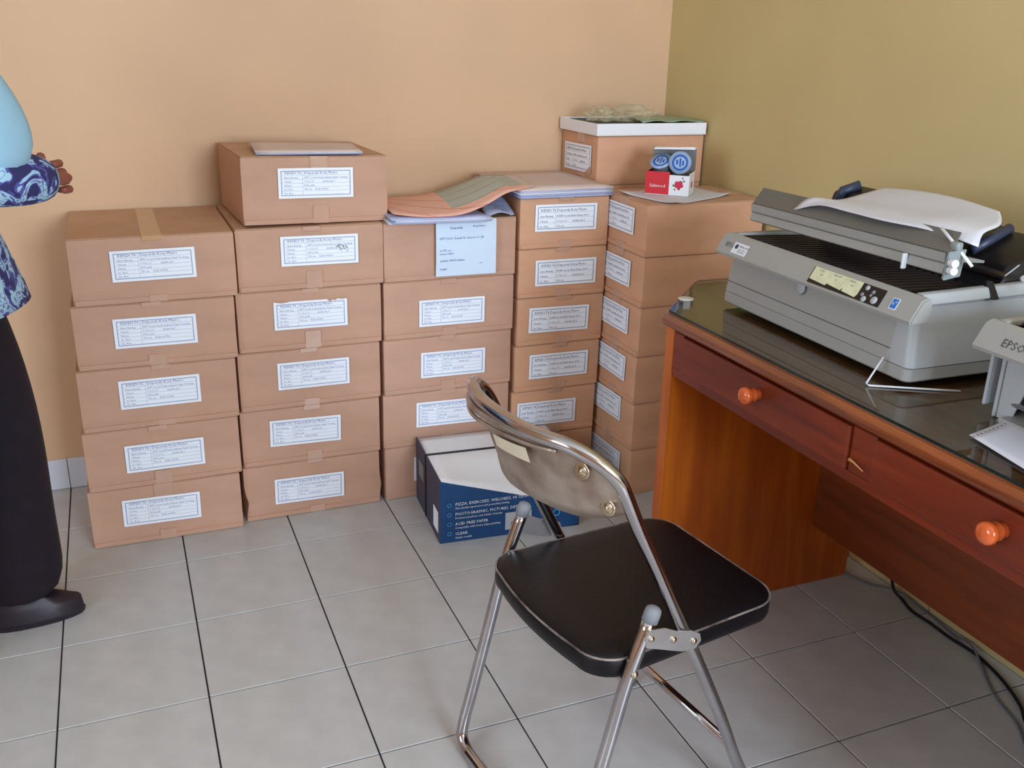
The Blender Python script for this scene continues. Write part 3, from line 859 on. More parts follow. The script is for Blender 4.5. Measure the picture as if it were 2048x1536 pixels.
bm = bmesh.new()
levels = [(0.0, 0.763), (0.008, 0.768), (0.012, 0.776), (0.012, 0.784), (0.004, 0.7925)]
rings = [[bm.verts.new(P(x, y, z)) for (x, y) in outline(e)] for e, z in levels]
bm.faces.new(rings[0]); bm.faces.new(rings[-1][::-1])
for a, b in zip(rings, rings[1:]):
    for k in range(5): bm.faces.new([a[k], a[(k + 1) % 5], b[(k + 1) % 5], b[k]])
mk('desk_top', bm, M_woodtop, t, smooth=True)
bm = bmesh.new()
ol = [(1.338, -2.235), (1.338, -0.968), (1.553, -0.75), (2.03, -0.75), (2.03, -2.235)]
a = [bm.verts.new(P(x, y, 0.7945)) for x, y in ol]; b = [bm.verts.new(P(x, y, 0.7995)) for x, y in ol]
bm.faces.new(a); bm.faces.new(b[::-1])
for k in range(5):
    f = bm.faces.new([a[k], a[(k + 1) % 5], b[(k + 1) % 5], b[k]]); f.material_index = 1
mk('glass_sheet', bm, [M_glass, M_glassedge], t)
mk('rubber_pad', lathe([(0, 0), (0.018, 0), (0.018, 0.002), (0.015, 0.003), (0, 0.003)], P(1.424, -0.900, 0.7996), (0, 0, 1), 24), M_disc, t, smooth='all')
mk('side_panel', dbox(1.350, 1.962, -0.978, -0.946, 0.0, 0.762), M_woodpan, t)
mk('side_panel', dbox(1.350, 1.962, -2.21, -2.18, 0.0, 0.762), M_woodpan, t)
mk('modesty_panel', dbox(1.822, 1.840, -2.179, -0.979, 0.178, 0.7625), M_wooddk, t)
mk('apron_rail', dbox(1.352, 1.372, -2.179, -0.979, 0.648, 0.668), M_woodfr, t)
mk('apron_rail', dbox(1.352, 1.372, -2.179, -0.979, 0.752, 0.7625), M_woodfr, t)
mk('apron_post', dbox(1.351, 1.372, -1.612, -1.556, 0.6685, 0.7515), M_woodfr, t)
mk('apron_post', dbox(1.351, 1.372, -1.018, -0.979, 0.6685, 0.7515), M_woodfr, t)
mk('apron_post', dbox(1.351, 1.372, -2.179, -2.162, 0.6685, 0.7515), M_woodfr, t)
for (y0, y1, ky) in ((-1.554, -1.020, -1.300), (-2.160, -1.614, -1.875)):
    d_ = mk('drawer', dbox(1.345, 1.364, y0, y1, 0.6695, 0.7505, 0.003), M_woodfr, t)
    bm = box(1.3645 + ox, 1.75 + ox, y0 + 0.02 + oy, y1 - 0.02 + oy, 0.672, 0.676)
    mk('drawer_tray', bm, M_wooddk, t)
    kz = 0.718
    mk('knob', lathe([(0.0, -0.0), (0.012, 0.0), (0.0095, 0.004), (0.0125, 0.009), (0.0145, 0.013), (0.0105, 0.0175), (0.0145, 0.022), (0.0175, 0.029), (0.016, 0.036), (0.009, 0.040), (0.0, 0.041)], P(1.3448, ky, kz), (-1, 0, 0), 24), M_knob, d_, smooth='all')
# small wood-toned scraps of tape on the drawer rail
bm = bmesh.new()
tube([P(1.3435, -1.565, 0.694), P(1.3435, -1.577, 0.6925), P(1.3435, -1.600, 0.686)], [0.0035, 0.0018, 0.0009], 8, bm)
o = mk('torn_sticker', bm, mat('torn_sticker', (206, 140, 80), 0.7, var=0.05), t)

# ------------------------------------------------------------------ dot-matrix printers


def printer(P0, ang, label, is_front, name='dot_matrix_printer'):
    """local frame: a to the right of its front, b into the depth, h up"""
    t = empty(name, P0, ang, label, 'printer', 'dot matrix printers on the desk')
    # local axes: x = a, y = b, z = h
    W, Dp = 0.580, 0.340
    # lower casing with draft
    bm = bmesh.new()
    if is_front:
        bm.free()

        def casing(nm, levels, m, a0=0.0, a1=W, r_=0.014):
            b_ = bmesh.new(); rings = []
            for (h, fr, sd) in levels:
                pts_ = []
                for (cx, cy, t0) in ((a0 + r_, r_, PI), (a1 - r_, r_, 1.5 * PI), (a1 - 0.004, Dp - 0.004, 0), (a0 + 0.004, Dp - 0.004, 0.5 * PI)):
                    rr_ = r_ if cy < 0.1 else 0.004
                    for k in range(7):
                        t_ = t0 + 0.5 * PI * k / 6
                        x_ = cx + rr_ * math.cos(t_); y_ = cy + rr_ * math.sin(t_)
                        x_ = x_ + sd * (1 if x_ < (a0 + a1) / 2 else -1); y_ = y_ + fr * (1 if y_ < 0.17 else 0)
                        pts_.append(b_.verts.new((x_, y_, h)))
                rings.append(pts_)
            n_ = len(rings[0])
            for q, w in zip(rings, rings[1:]):
                for k in range(n_): b_.faces.new([q[k], q[(k + 1) % n_], w[(k + 1) % n_], w[k]])
            b_.faces.new(rings[0]); b_.faces.new(rings[-1][::-1])
            return mk(nm, b_, m, t, smooth=True)
        casing('lower_casing', [(0.010, 0.003, 0.003), (0.013, 0.0006, 0.0006), (0.0335, 0.0012, 0.0012), (0.0345, 0.0025, 0.0025)], M_grey)
        casing('middle_casing', [(0.0347, 0.0030, 0.0030), (0.036, 0.0016, 0.0016), (0.120, 0.0065, 0.012), (0.128, 0.016, 0.018)], M_grey)
        casing('side_cheek', [(0.0362, 0.0012, 0.0005), (0.142, 0.0075, 0.0135), (0.1465, 0.0120, 0.0180)], M_greyl, W - 0.070, W + 0.0012, 0.016)
        mk('front_groove', box(0.012, W - 0.05, 0.0022, 0.0042, 0.0585, 0.0598), M_groove, t)
        mk('finger_tab', lathe([(0, 0), (0.015, 0), (0.013, 0.004), (0, 0.005)], (0.268, 0.0025, 0.105), (0, -1, 0.1), 20), M_greyl, t, smooth='all')
        for fx in (0.03, W - 0.05):
            for fy in (0.03, Dp - 0.05):
                mk('foot', box(fx, fx + 0.02, fy, fy + 0.02, 0, 0.0098, 0.002), M_blackp, t)
    else:
        # open front: side walls, floor and exposed carriage
        mk('side_wall', box(-0.012, -0.006, 0.030, Dp, 0.016, 0.125, 0.002), M_greyl, t)
        mk('side_wall', box(0.004, 0.010, 0.038, Dp - 0.005, 0.0, 0.125, 0.002), M_greyl, t)
        mk('side_wall', box(W - 0.006, W, 0.0, Dp, 0.0, 0.125, 0.002), M_greyl, t)
        mk('inner_flange', hexa(bmesh.new(), [(0.011, 0.042, 0.0), (0.034, 0.046, 0.0), (0.034, 0.050, 0.0), (0.011, 0.046, 0.0), (0.011, 0.042, 0.122), (0.070, 0.046, 0.122), (0.070, 0.050, 0.122), (0.011, 0.046, 0.122)], 0.001), M_greyl, t)
        mk('base_tray', box(0.03, W - 0.03, 0.022, Dp - 0.01, 0.0, 0.010, 0.003), M_grey, t)
        mk('guide_rail', tube([(0.02, 0.05, 0.030), (W - 0.006, 0.05, 0.030)], 0.006, 12), M_chrome, t)
        mk('rear_wall', box(0.02, W - 0.02, Dp - 0.02, Dp, 0.0, 0.125, 0.002), M_grey, t)
        mk('drive_gear', lathe([(0, 0), (0.032, 0), (0.036, 0.003), (0.036, 0.010), (0.022, 0.012), (0.010, 0.018), (0, 0.018)], (0.062, 0.09, 0.052), (1, 0, 0), 28), M_blackp, t, smooth=True)
        mk('print_carriage', box(0.085, 0.155, 0.06, 0.12, 0.02, 0.065, 0.006, 2), M_grey, t)
        mk('ribbon_cartridge', box(0.10, 0.22, 0.07, 0.16, 0.066, 0.085, 0.006, 2), M_boxnavy, t)
        mk('wiring', tube(smooth_path([(0.05, 0.04, 0.085), (0.09, 0.045, 0.098), (0.12, 0.07, 0.075), (0.16, 0.05, 0.07)], 5), 0.002, 6), M_blackp, t)
        mk('dark_interior', box(0.065, W - 0.03, 0.20, 0.26, 0.011, 0.118, 0.004), M_brownp, t)
    # upper shell / console
    sec = [(-0.026, 0.121), (-0.028, 0.127), (-0.008, 0.161), (0.004, 0.166), (0.012, 0.164), (0.016, 0.150), (0.012, 0.121)]
    bm = prism(sec, -0.002, W + 0.016, lambda a, b, h: (a, b, h))
    bmesh.ops.bevel(bm, geom=[e for e in bm.edges if abs(e.verts[0].co.x - e.verts[1].co.x) < 1e-5], offset=0.003, segments=2, affect='EDGES')
    mk('console_cover', bm, M_grey, t, smooth=True)
    mk('side_rim', hexa(bmesh.new(), [(W - 0.028, 0.017, 0.148), (W + 0.0, 0.017, 0.148), (W - 0.004, Dp, 0.152), (W - 0.028, Dp, 0.152), (W - 0.028, 0.017, 0.165), (W - 0.010, 0.017, 0.165), (W - 0.012, Dp, 0.172), (W - 0.028, Dp, 0.172)], 0.003, 2), M_greyl, t, smooth=True)
    mk('side_rim', box(-0.002, 0.016, 0.017, Dp, 0.126, 0.164, 0.004, 2), M_grey, t, smooth=True)

    # slanted console frame: origin helper
    slope = Vector((0, 0.020, 0.034)).normalized(); nn = Vector((0, -0.034, 0.020)).normalized()
    base = Vector((0, -0.028, 0.127))

    def onp(a, s, lift=0.0008): return base + Vector((a, 0, 0)) + slope * s + nn * lift

    def plate(nm, a0, a1, s0, s1, th, m, lift=0.0, par=None):
        v = [onp(a0, s0, lift), onp(a1, s0, lift), onp(a1, s1, lift), onp(a0, s1, lift), onp(a0, s0, lift + th), onp(a1, s0, lift + th), onp(a1, s1, lift + th), onp(a0, s1, lift + th)]
        return mk(nm, hexa(bmesh.new(), v), m, par or t)

    def txt(nm, items, m, lift=0.0016, par=None):
        o = mk(nm, text_bm(items), m, par or t)
        # text is in local XZ facing -Y : tilt it onto the slope
        ang_ = math.atan2(slope.y, slope.z)
        o.rotation_euler = (-ang_, 0, 0); o.location = base + nn * lift
        return o
    if is_front:
        txt('maker_lettering', [('EPSON', 0.022, 0.016, 0.015)], M_groove, 0.0006)
        st = plate('asset_sticker', 0.052, 0.104, 0.006, 0.031, 0.0006, M_whitep, 0.0002)
        mk('round_emblem', lathe([(0, 0), (0.0055, 0), (0, 0.0004)], onp(0.064, 0.022, 0.0011), nn, 16), M_inkd, st)
        txt('sticker_text', [('METRO DATA', 0.073, 0.022, 0.0058), ('service centre', 0.073, 0.016, 0.0046), ('0725 47115', 0.073, 0.010, 0.0052)], M_inkd, 0.0012, st)
        cp = plate('control_panel', 0.318, 0.514, 0.0045, 0.0375, 0.0008, M_blackp, 0.0002)
        bm = bmesh.new()
        for (a0, a1, s0) in ((0.320, 0.372, 0.012), (0.372, 0.414, 0.013), (0.414, 0.455, 0.010)):
            v = [onp(a0, s0, 0.0011), onp(a1 - 0.004, s0 - 0.003, 0.0011), onp(a1, s0 + 0.004, 0.0011), onp(a1, 0.0378, 0.0011), onp(a0, 0.0378, 0.0011)]
            bm.faces.new([bm.verts.new(p) for p in v])
        mk('paper_sticker', bm, M_cream, cp)
        txt('sticker_text', [('FONT', 0.336, 0.0315, 0.005), ('TEAR OFF', 0.376, 0.0315, 0.005), ('PAUSE', 0.422, 0.0315, 0.005), ('draft', 0.342, 0.024, 0.0045), ('bin', 0.385, 0.024, 0.0045), ('load', 0.428, 0.024, 0.0045)], M_greyd, 0.0017, cp)
        for a, s, r in ((0.470, 0.031, 0.005), (0.488, 0.027, 0.004), (0.466, 0.017, 0.004), (0.474, 0.010, 0.006), (0.498, 0.014, 0.0075), (0.486, 0.020, 0.003)):
            mk('button', lathe([(0, 0), (r, 0), (r * 0.9, 0.0015), (0, 0.0018)], onp(a, s, 0.001), nn, 18), M_greyl if r > 0.0045 else M_rubber, cp, smooth='all')
        es = plate('blue_sticker', 0.535, 0.552, 0.010, 0.031, 0.0005, M_whitep, 0.0002); tag(es, 'white square sticker with blue star logo')
        plate('sticker_print', 0.537, 0.550, 0.012, 0.0295, 0.0003, M_blue, 0.0008, es)
        txt('sticker_text', [('e*', 0.5385, 0.018, 0.012)], M_whitep, 0.0016, es)
    else:
        txt('maker_lettering', [('EPSON', 0.046, 0.012, 0.0185)], M_groove, 0.0008)
        st = plate('asset_sticker', 0.098, 0.146, 0.004, 0.032, 0.0006, M_whitep, 0.0002)
        mk('round_emblem', lathe([(0, 0), (0.007, 0), (0, 0.0004)], onp(0.120, 0.020, 0.0011), nn, 16), M_inkd, st)
    # dark recess behind the console
    mk('ribbed_well', hexa(bmesh.new(), [(0.017, 0.0165, 0.128), (W - 0.029, 0.0165, 0.128), (W - 0.029, 0.20, 0.128), (0.017, 0.20, 0.128), (0.017, 0.0165, 0.158), (W - 0.029, 0.0165, 0.158), (W - 0.029, 0.20, 0.150), (0.017, 0.20, 0.150)]), M_blackp, t)
    bm = bmesh.new()
    for k in range(26):
        a = 0.03 + k * 0.0195
        hexa(bm, [(a, 0.020, 0.1585), (a + 0.004, 0.020, 0.1585), (a + 0.004, 0.19, 0.151), (a, 0.19, 0.151), (a, 0.020, 0.1625), (a + 0.004, 0.020, 0.1625), (a + 0.004, 0.19, 0.156), (a, 0.19, 0.156)])
    o = mk('guide_ribs', bm, M_brownp, t); o['kind'] = 'stuff'
    if is_front:
        # raised front lid: angled channel
        sec = [(0.060, 0.188), (0.064, 0.2055), (0.062, 0.2065), (0.060, 0.225), (0.076, 0.226), (0.110, 0.214), (0.150, 0.206), (0.148, 0.202), (0.100, 0.206), (0.078, 0.198), (0.064, 0.186)]
        mk('raised_lid', prism(sec, -0.010, 0.560, lambda a, b, h: (a, b, h + 0.008 * a / 0.57)), M_greyd, t, smooth=True)
        mk('lid_shelf', prism([(0.0600, 0.2262), (0.0930, 0.2565), (0.0945, 0.2545), (0.0625, 0.2262)], -0.006, 0.568, lambda a, b, h: (a + (-0.012 if h > 0.24 and a < 0.1 else (-0.016 if h > 0.24 else 0)), b, h + 0.008 * a / 0.57)), M_shelf, t)
        mk('lid_front_band', prism([(0.0585, 0.1895), (0.0625, 0.2045), (0.0645, 0.2045), (0.0605, 0.1895)], -0.009, 0.559, lambda a, b, h: (a, b, h + 0.008 * a / 0.57)), M_grey, t)
        mk('lid_front_band', prism([(0.0605, 0.2080), (0.0583, 0.2240), (0.0600, 0.2240), (0.0620, 0.2080)], -0.009, 0.559, lambda a, b, h: (a, b, h + 0.008 * a / 0.57)), M_grey, t)
        # rear tractor cover
        mk('rear_cover', hexa(bmesh.new(), [(0.02, 0.205, 0.146), (W - 0.034, 0.205, 0.146), (W - 0.034, 0.35, 0.146), (0.02, 0.35, 0.146), (0.03, 0.235, 0.190), (W - 0.045, 0.235, 0.190), (W - 0.045, 0.345, 0.236), (0.03, 0.345, 0.236)], 0.008, 2), M_blackp, t, smooth=True)
        mk('rear_guide', hexa(bmesh.new(), [(-0.025, 0.265, 0.17), (0.115, 0.265, 0.17), (0.115, 0.335, 0.19), (-0.025, 0.335, 0.19), (-0.002, 0.27, 0.248), (0.105, 0.27, 0.248), (0.105, 0.330, 0.262), (-0.002, 0.330, 0.262)], 0.010, 3), M_blackp, t, smooth=True)
        mk('platen_roller', tube([(0.030, 0.262, 0.225), (0.034, 0.268, 0.252), (0.050, 0.300, 0.266)], 0.011, 14), M_slate, t, smooth='all')
        mk('rear_flap', hexa(bmesh.new(), [(0.40, 0.215, 0.172), (0.548, 0.215, 0.172), (0.500, 0.352, 0.206), (0.38, 0.352, 0.232), (0.40, 0.215, 0.182), (0.548, 0.215, 0.178), (0.500, 0.352, 0.216), (0.38, 0.352, 0.242)], 0.002, 1), M_brownp, t)
        mk('platen_roller', tube([(0.452, 0.232, 0.206), (0.440, 0.330, 0.240)], 0.0095, 14), M_slate, t, smooth='all')
        mk('flap_edge', tube([(0.549, 0.216, 0.180), (0.508, 0.352, 0.222)], 0.0014, 8), M_greyl, t)
        # clear paper-guide fitting with white rollers
        mk('guide_rod', tube([(0.525, 0.075, 0.268), (0.560, 0.078, 0.244), (0.598, 0.082, 0.216)], 0.0028, 10), M_whitep, t, smooth='all')
        mk('guide_bracket', hexa(bmesh.new(), [(0.563, 0.055, 0.189), (0.569, 0.055, 0.186), (0.572, 0.088, 0.192), (0.566, 0.088, 0.196), (0.567, 0.055, 0.236), (0.572, 0.055, 0.236), (0.576, 0.088, 0.240), (0.570, 0.088, 0.240)], 0.001), M_clear, t)
        mk('guide_bracket', box(0.556, 0.574, 0.068, 0.082, 0.236, 0.252, 0.004, 2), M_clear, t, smooth=True)
        for z_ in (0.218, 0.205):
            mk('guide_roller', lathe([(0, 0), (0.0025, 0), (0.0025, 0.001), (0.0068, 0.001), (0.0068, 0.014), (0.003, 0.014), (0.003, 0.013), (0, 0.013)], (0.573, 0.060, z_), (1, -0.25, 0.1), 20), M_whitep, t, smooth=True)
        mk('lid_clip', box(0.470, 0.476, 0.050, 0.060, 0.186, 0.214, 0.0015), M_whitep, t)
        mk('side_latch', hexa(bmesh.new(), [(W - 0.016, 0.160, 0.1485), (W + 0.004, 0.160, 0.1485), (W + 0.004, 0.176, 0.1485), (W - 0.016, 0.176, 0.1485), (W - 0.026, 0.160, 0.176), (W - 0.016, 0.160, 0.176), (W - 0.016, 0.176, 0.176), (W - 0.026, 0.176, 0.176)], 0.0015), M_cable, t)
    else:
        mk('dark_lid', hexa(bmesh.new(), [(0.03, 0.020, 0.164), (W - 0.03, 0.020, 0.164), (W - 0.03, 0.20, 0.160), (0.03, 0.20, 0.160), (0.06, 0.040, 0.186), (W - 0.05, 0.040, 0.186), (W - 0.05, 0.19, 0.205), (0.06, 0.19, 0.205)], 0.006, 2), M_brownp, t, smooth=True)
    return t


ang = math.atan2(-0.99967, -0.0258)
p1 = printer((1.476, -0.965, 0.8002), ang, 'grey wide dot matrix printer with raised lid at the far end of the desk', True)
p2 = printer((1.466, -1.684, 0.8002), ang, 'second grey printer with open front at the right edge, nearer the camera', False)
# curl of white cable behind the first printer, over the second
Rz = Matrix.Rotation(ang, 3, 'Z')


def PL(a, b, h): return Vector((1.476, -0.965, 0.8)) + Rz @ Vector((a, b, h))


o = mk('white_cable', tube(smooth_path([PL(0.560, 0.250, 0.180), PL(0.585, 0.215, 0.184), PL(0.605, 0.205, 0.182), PL(0.64, 0.205, 0.180), PL(0.70, 0.21, 0.200), PL(0.76, 0.23, 0.212)], 6), 0.0028, 10), M_whitep, smooth='all')
tag(o, 'short white cable arching from the first printer to the second', 'cable')
# printed sheet draped over the raised lid
ctrl = [[(0.128, 0.066, 0.233), (0.205, 0.070, 0.256), (0.29, 0.070, 0.2575), (0.39, 0.068, 0.258), (0.49, 0.084, 0.258), (0.582, 0.105, 0.246)],
        [(0.150, 0.090, 0.262), (0.22, 0.105, 0.262), (0.30, 0.110, 0.264), (0.39, 0.115, 0.266), (0.48, 0.125, 0.270), (0.555, 0.140, 0.262)],
        [(0.160, 0.150, 0.256), (0.23, 0.165, 0.262), (0.30, 0.175, 0.266), (0.38, 0.185, 0.270), (0.46, 0.195, 0.272), (0.525, 0.205, 0.266)],
        [(0.150, 0.230, 0.266), (0.22, 0.240, 0.272), (0.28, 0.250, 0.274), (0.35, 0.260, 0.274), (0.42, 0.265, 0.272), (0.475, 0.265, 0.266)],
        [(0.125, 0.300, 0.272), (0.19, 0.310, 0.277), (0.25, 0.315, 0.279), (0.31, 0.318, 0.278), (0.37, 0.318, 0.274), (0.425, 0.312, 0.270)]]
rows = []
for r_ in ctrl: rows.append(smooth_path([PL(*p) for p in r_], 4))
cols_ = [smooth_path([rows[i][j] for i in range(5)], 4) for j in range(len(rows[0]))]
o = mk('printout_sheet', sheet([[tuple(p) for p in c_] for c_ in cols_], 0.0016), M_paper, smooth='all')
tag(o, 'white printed sheets draped over the raised printer lid', 'paper')
bm = bmesh.new()
# perforated desk paper
cs = [(1.385, -1.735, 0.8012), (1.365, -1.93, 0.8012), (1.53, -1.95, 0.8012), (1.60, -1.70, 0.8012)]
t = empty('loose_paper', (0, 0, 0), 0, 'white perforated sheet lying in front of the second printer', 'paper')
gr = bilerp([(1.398, -1.745, 0.8014), (1.365, -1.935, 0.8014), (1.60, -1.97, 0.8014), (1.590, -1.700, 0.8014)], 10, 12, lambda s, tt: 0.020 * max(0, tt - 0.35) ** 1.5 + 0.003 * (1 - s))
mk('paper_sheet', sheet(gr, 0.0008), M_paper, t, smooth='all')
bm = bmesh.new()
for k in range(18):
    s_ = k / 17.0; row = gr[0]; f_i = s_ * 12 * 0.98; j0 = int(f_i); fr_ = f_i - j0
    p = Vector(row[j0]).lerp(Vector(row[min(j0 + 1, 12)]), fr_) + Vector((-0.001, -0.009, 0.0008))
    lathe([(0, 0), (0.0017, 0), (0, 0.0003)], p, (0, 0, 1), 8, bm)
o = mk('tractor_holes', bm, M_groove, t)
# bent clear plastic wire guide in front of the first printer
o = mk('bent_guide_wire', tube([(1.545, -1.588, 0.8022), (1.412, -1.513, 0.8022), (1.4125, -1.505, 0.803), (1.447, -1.500, 0.846)], 0.0018, 8), M_whitep, smooth='all')
tag(o, 'thin bent white wire resting on the glass before the first printer', 'wire')

# ------------------------------------------------------------------ folding chair
TH = math.radians(7.5)
CH = Vector((1.045, -1.40, 0))
chair = empty('folding_chair', CH, TH, 'chrome folding chair with black vinyl seat, back turned to the camera, before the desk', 'chair')
# local: x forward, y left (far side), z up
R = 0.0112
def lean(z): return -0.20 - (z - 0.737) * 0.46


def back_u(v, z): return lean(z) - 0.068 * (1 - min(1.0, abs(v) / 0.2) ** 2.6)


zt = 0.808; Rc = 0.070
side = [(0.158, 0.0), (0.100, 0.123), (0.045, 0.246), (-0.030, 0.398), (-0.055, 0.445), (-0.12, 0.576), (-0.167, 0.667)]
hw = 0.2
left = [(u, hw, z) for u, z in side]; right = [(u, -hw, z) for u, z in side][::-1]
arc = []
for k in range(0, 25):
    v = -hw + 2 * hw * k / 24
    vv = hw * math.sin(v / hw * PI / 2)
    tq = max(0.0, (abs(vv) - (hw - Rc)) / Rc); z = zt - Rc + math.sqrt(max(0, 1 - tq * tq)) * Rc
    arc.append((back_u(vv, z), vv, z))
left_leg = [(0.1615, hw, 0.0115)] + left[1:]
pts = left_leg + arc[::-1] + right[:-1] + [(0.1615, -hw, 0.0115)]
mk('back_frame', tube(smooth_path(pts, 3), R, 14), M_chrome, chair, smooth='all')
for s in (1, -1):
    mk('foot_cap', lathe([(0, 0), (0.0135, 0.0), (0.0138, 0.03), (0.0115, 0.034)], (0.166, s * hw, 0.0005), (-0.43, 0, 0.9), 16), M_rubber, chair, smooth='all')
# rear leg U frame, offset slightly outwards
hw2 = 0.2
rl = [(-0.132, 0.500), (-0.168, 0.400), (-0.197, 0.285), (-0.236, 0.130), (-0.254, 0.062)]
pr = [(u, hw2 + 0.0, z) for u, z in rl] + [(-0.262, hw2 - 0.006, 0.030), (-0.264, hw2 - 0.030, 0.014), (-0.264, hw2 - 0.06, 0.0122)]
path = pr + [(-0.264, 0.06, 0.0122), (-0.264, -0.06, 0.0122)] + [(u, -v, z) for u, v, z in pr[::-1]]
mk('rear_leg_frame', tube(smooth_path(path, 4), R * 1.05, 14), M_chrome, chair, smooth='all')
for s in (1, -1):
    ax_ = (0.34, 0, 0.94)
    mk('tube_cap', lathe([(0, -0.004), (0.0135, -0.004), (0.0135, 0.012), (0.0125, 0.018), (0.008, 0.022), (0, 0.0235)], (-0.132, s * hw2, 0.500), ax_, 18), M_rubber, chair, smooth='all')
    mk('foot_pad', box(-0.278, -0.250, s * 0.11 - 0.022, s * 0.11 + 0.022, 0.0, 0.016, 0.004, 2), M_rubber, chair)
    # bracket linking back tube and rear leg
    yo = s * (hw + 0.0125)
    bm = prism([(-0.150, 0.478), (-0.138, 0.489), (-0.110, 0.484), (-0.085, 0.470), (-0.055, 0.462), (-0.036, 0.450), (-0.032, 0.436), (-0.042, 0.424), (-0.070, 0.427), (-0.095, 0.437), (-0.120, 0.448), (-0.145, 0.458)], yo - 0.0012, yo + 0.0012, lambda a, p, q: (p, a, q))
    b_ = mk('hinge_bracket', bm, M_bracket, chair)
    for (u, z) in ((-0.138, 0.473), (-0.048, 0.440), (-0.092, 0.457)):
        mk('rivet', lathe([(0, 0), (0.006, 0), (0.005, 0.003), (0.002, 0.0045), (0, 0.0045)], (u, yo + s * 0.0012, z), (0, s, 0), 14), M_rivet, b_, smooth='all')
    mk('rivet', lathe([(0, 0), (0.007, 0), (0.006, 0.003), (0, 0.005)], (-0.163, s * (hw2 + 0.010), 0.412), (0, s, 0), 14), M_rivet, chair, smooth='all')
    mk('seat_pivot', tube([(-0.163, s * 0.15, 0.392), (-0.163, s * (hw2 - 0.004), 0.408)], 0.006, 10), M_chrome, chair, smooth='all')
    mk('seat_pivot', tube([(-0.03, s * 0.158, 0.392), (-0.03, s * (hw - 0.004), 0.400)], 0.006, 10), M_chrome, chair, smooth='all')
# cross stretcher between the front legs and between the rear legs
mk('stretcher', tube([(0.086, hw - 0.008, 0.160), (0.086, -hw + 0.008, 0.160)], 0.0085, 12), M_chrome, chair, smooth='all')
# seat pan + cushion


def rr_outline(u0, u1, wv0, wv1, r, n=8, off=0.0):
    """rounded trapezoid, u0 rear, u1 front; half widths wv0 rear, wv1 front"""
    cs = [(u0, -wv0, PI, 1.5 * PI), (u1, -wv1, 1.5 * PI, 2 * PI), (u1, wv1, 0, 0.5 * PI), (u0, wv0, 0.5 * PI, PI)]
    out = []
    for (u, v, a0, a1) in cs:
        su = 1 if u > 0 else -1; sv = 1 if v > 0 else -1
        cu, cv = u - su * r, v - sv * r
        for k in range(n + 1):
            a = a0 + (a1 - a0) * k / n
            out.append((cu + (r + off) * math.cos(a), cv + (r + off) * math.sin(a)))
    # subdivide the straight rear edge so that it can bow outwards
    for k in range(1, 8):
        t_ = k / 8; v_ = (wv0 - r) * (1 - 2 * t_)
        out.append((u0 - off - 0.012 * (1 - (v_ / (wv0 - r)) ** 2), v_))
    return out


bm = bmesh.new()
prof = [(-0.012, 0.395), (0.0, 0.396), (0.002, 0.405), (0.001, 0.425), (-0.004, 0.4325), (-0.016, 0.4355), (-0.05, 0.437)]
rings = [[bm.verts.new((u, v, z + (0.004 if False else 0))) for u, v in rr_outline(-0.220, 0.190, 0.187, 0.178, 0.060, 8, off)] for off, z in prof]
for a, b in zip(rings, rings[1:]):
    n_ = len(a)
    for k in range(n_): bm.faces.new([a[k], a[(k + 1) % n_], b[(k + 1) % n_], b[k]])
bm.faces.new(rings[0]); bm.faces.new(rings[-1][::-1])
mk('seat', bm, M_vinyl, chair, smooth='all')
pp_ = rr_outline(-0.220, 0.190, 0.187, 0.178, 0.060, 8, 0.0005)
mk('seat_piping', tube([(u, v, 0.4295) for u, v in pp_ + [pp_[0]]], 0.0022, 6, cap=False), M_piping, chair, smooth='all')
mk('seat_pan', box(-0.19, 0.16, -0.14, 0.14, 0.386, 0.3955, 0.003), M_blackp, chair)
# backrest plate: curved sheet under the top tube, hugging it
bm = bmesh.new()
gr = []
for i in range(25):
    v = -0.196 + 0.392 * i / 24; q = abs(v) / 0.196
    ztp = zt - 0.004 if abs(v) < hw - Rc else zt - Rc + math.sqrt(max(0, 1 - ((abs(v) - (hw - Rc)) / Rc) ** 2)) * Rc - 0.004
    KV = [(-0.2, 0.700), (-0.17, 0.682), (-0.13, 0.667), (-0.03, 0.649), (0.08, 0.637), (0.15, 0.640), (0.2, 0.665)]
    for (va, za), (vb, zc) in zip(KV, KV[1:]):
        if va <= v <= vb: zb = za + (zc - za) * (v - va) / (vb - va)
    ztp = max(ztp, zb + 0.02)
    gr.append([(back_u(v, zb + (ztp - zb) * j / 8) - max(0, v + 0.03) * 0.10 * (1 - j / 8) ** 1.5 + 0.001 - 0.004 * math.sin(j / 8 * PI) - (0.004 if j == 0 else 0), v, zb + (ztp - zb) * j / 8) for j in range(9)])
Fv = [[bm.verts.new(p) for p in row] for row in gr]; Bv = [[bm.verts.new((p[0] + 0.0022, p[1], p[2])) for p in row] for row in gr]
for i in range(24):
    for j in range(8):
        bm.faces.new([Fv[i][j], Fv[i + 1][j], Fv[i + 1][j + 1], Fv[i][j + 1]]); bm.faces.new([Bv[i][j], Bv[i][j + 1], Bv[i + 1][j + 1], Bv[i + 1][j]])
    bm.faces.new([Fv[i][0], Bv[i][0], Bv[i + 1][0], Fv[i + 1][0]]); bm.faces.new([Fv[i][8], Fv[i + 1][8], Bv[i + 1][8], Bv[i][8]])
bp = mk('back_plate', bm, M_plate, chair, smooth='all')
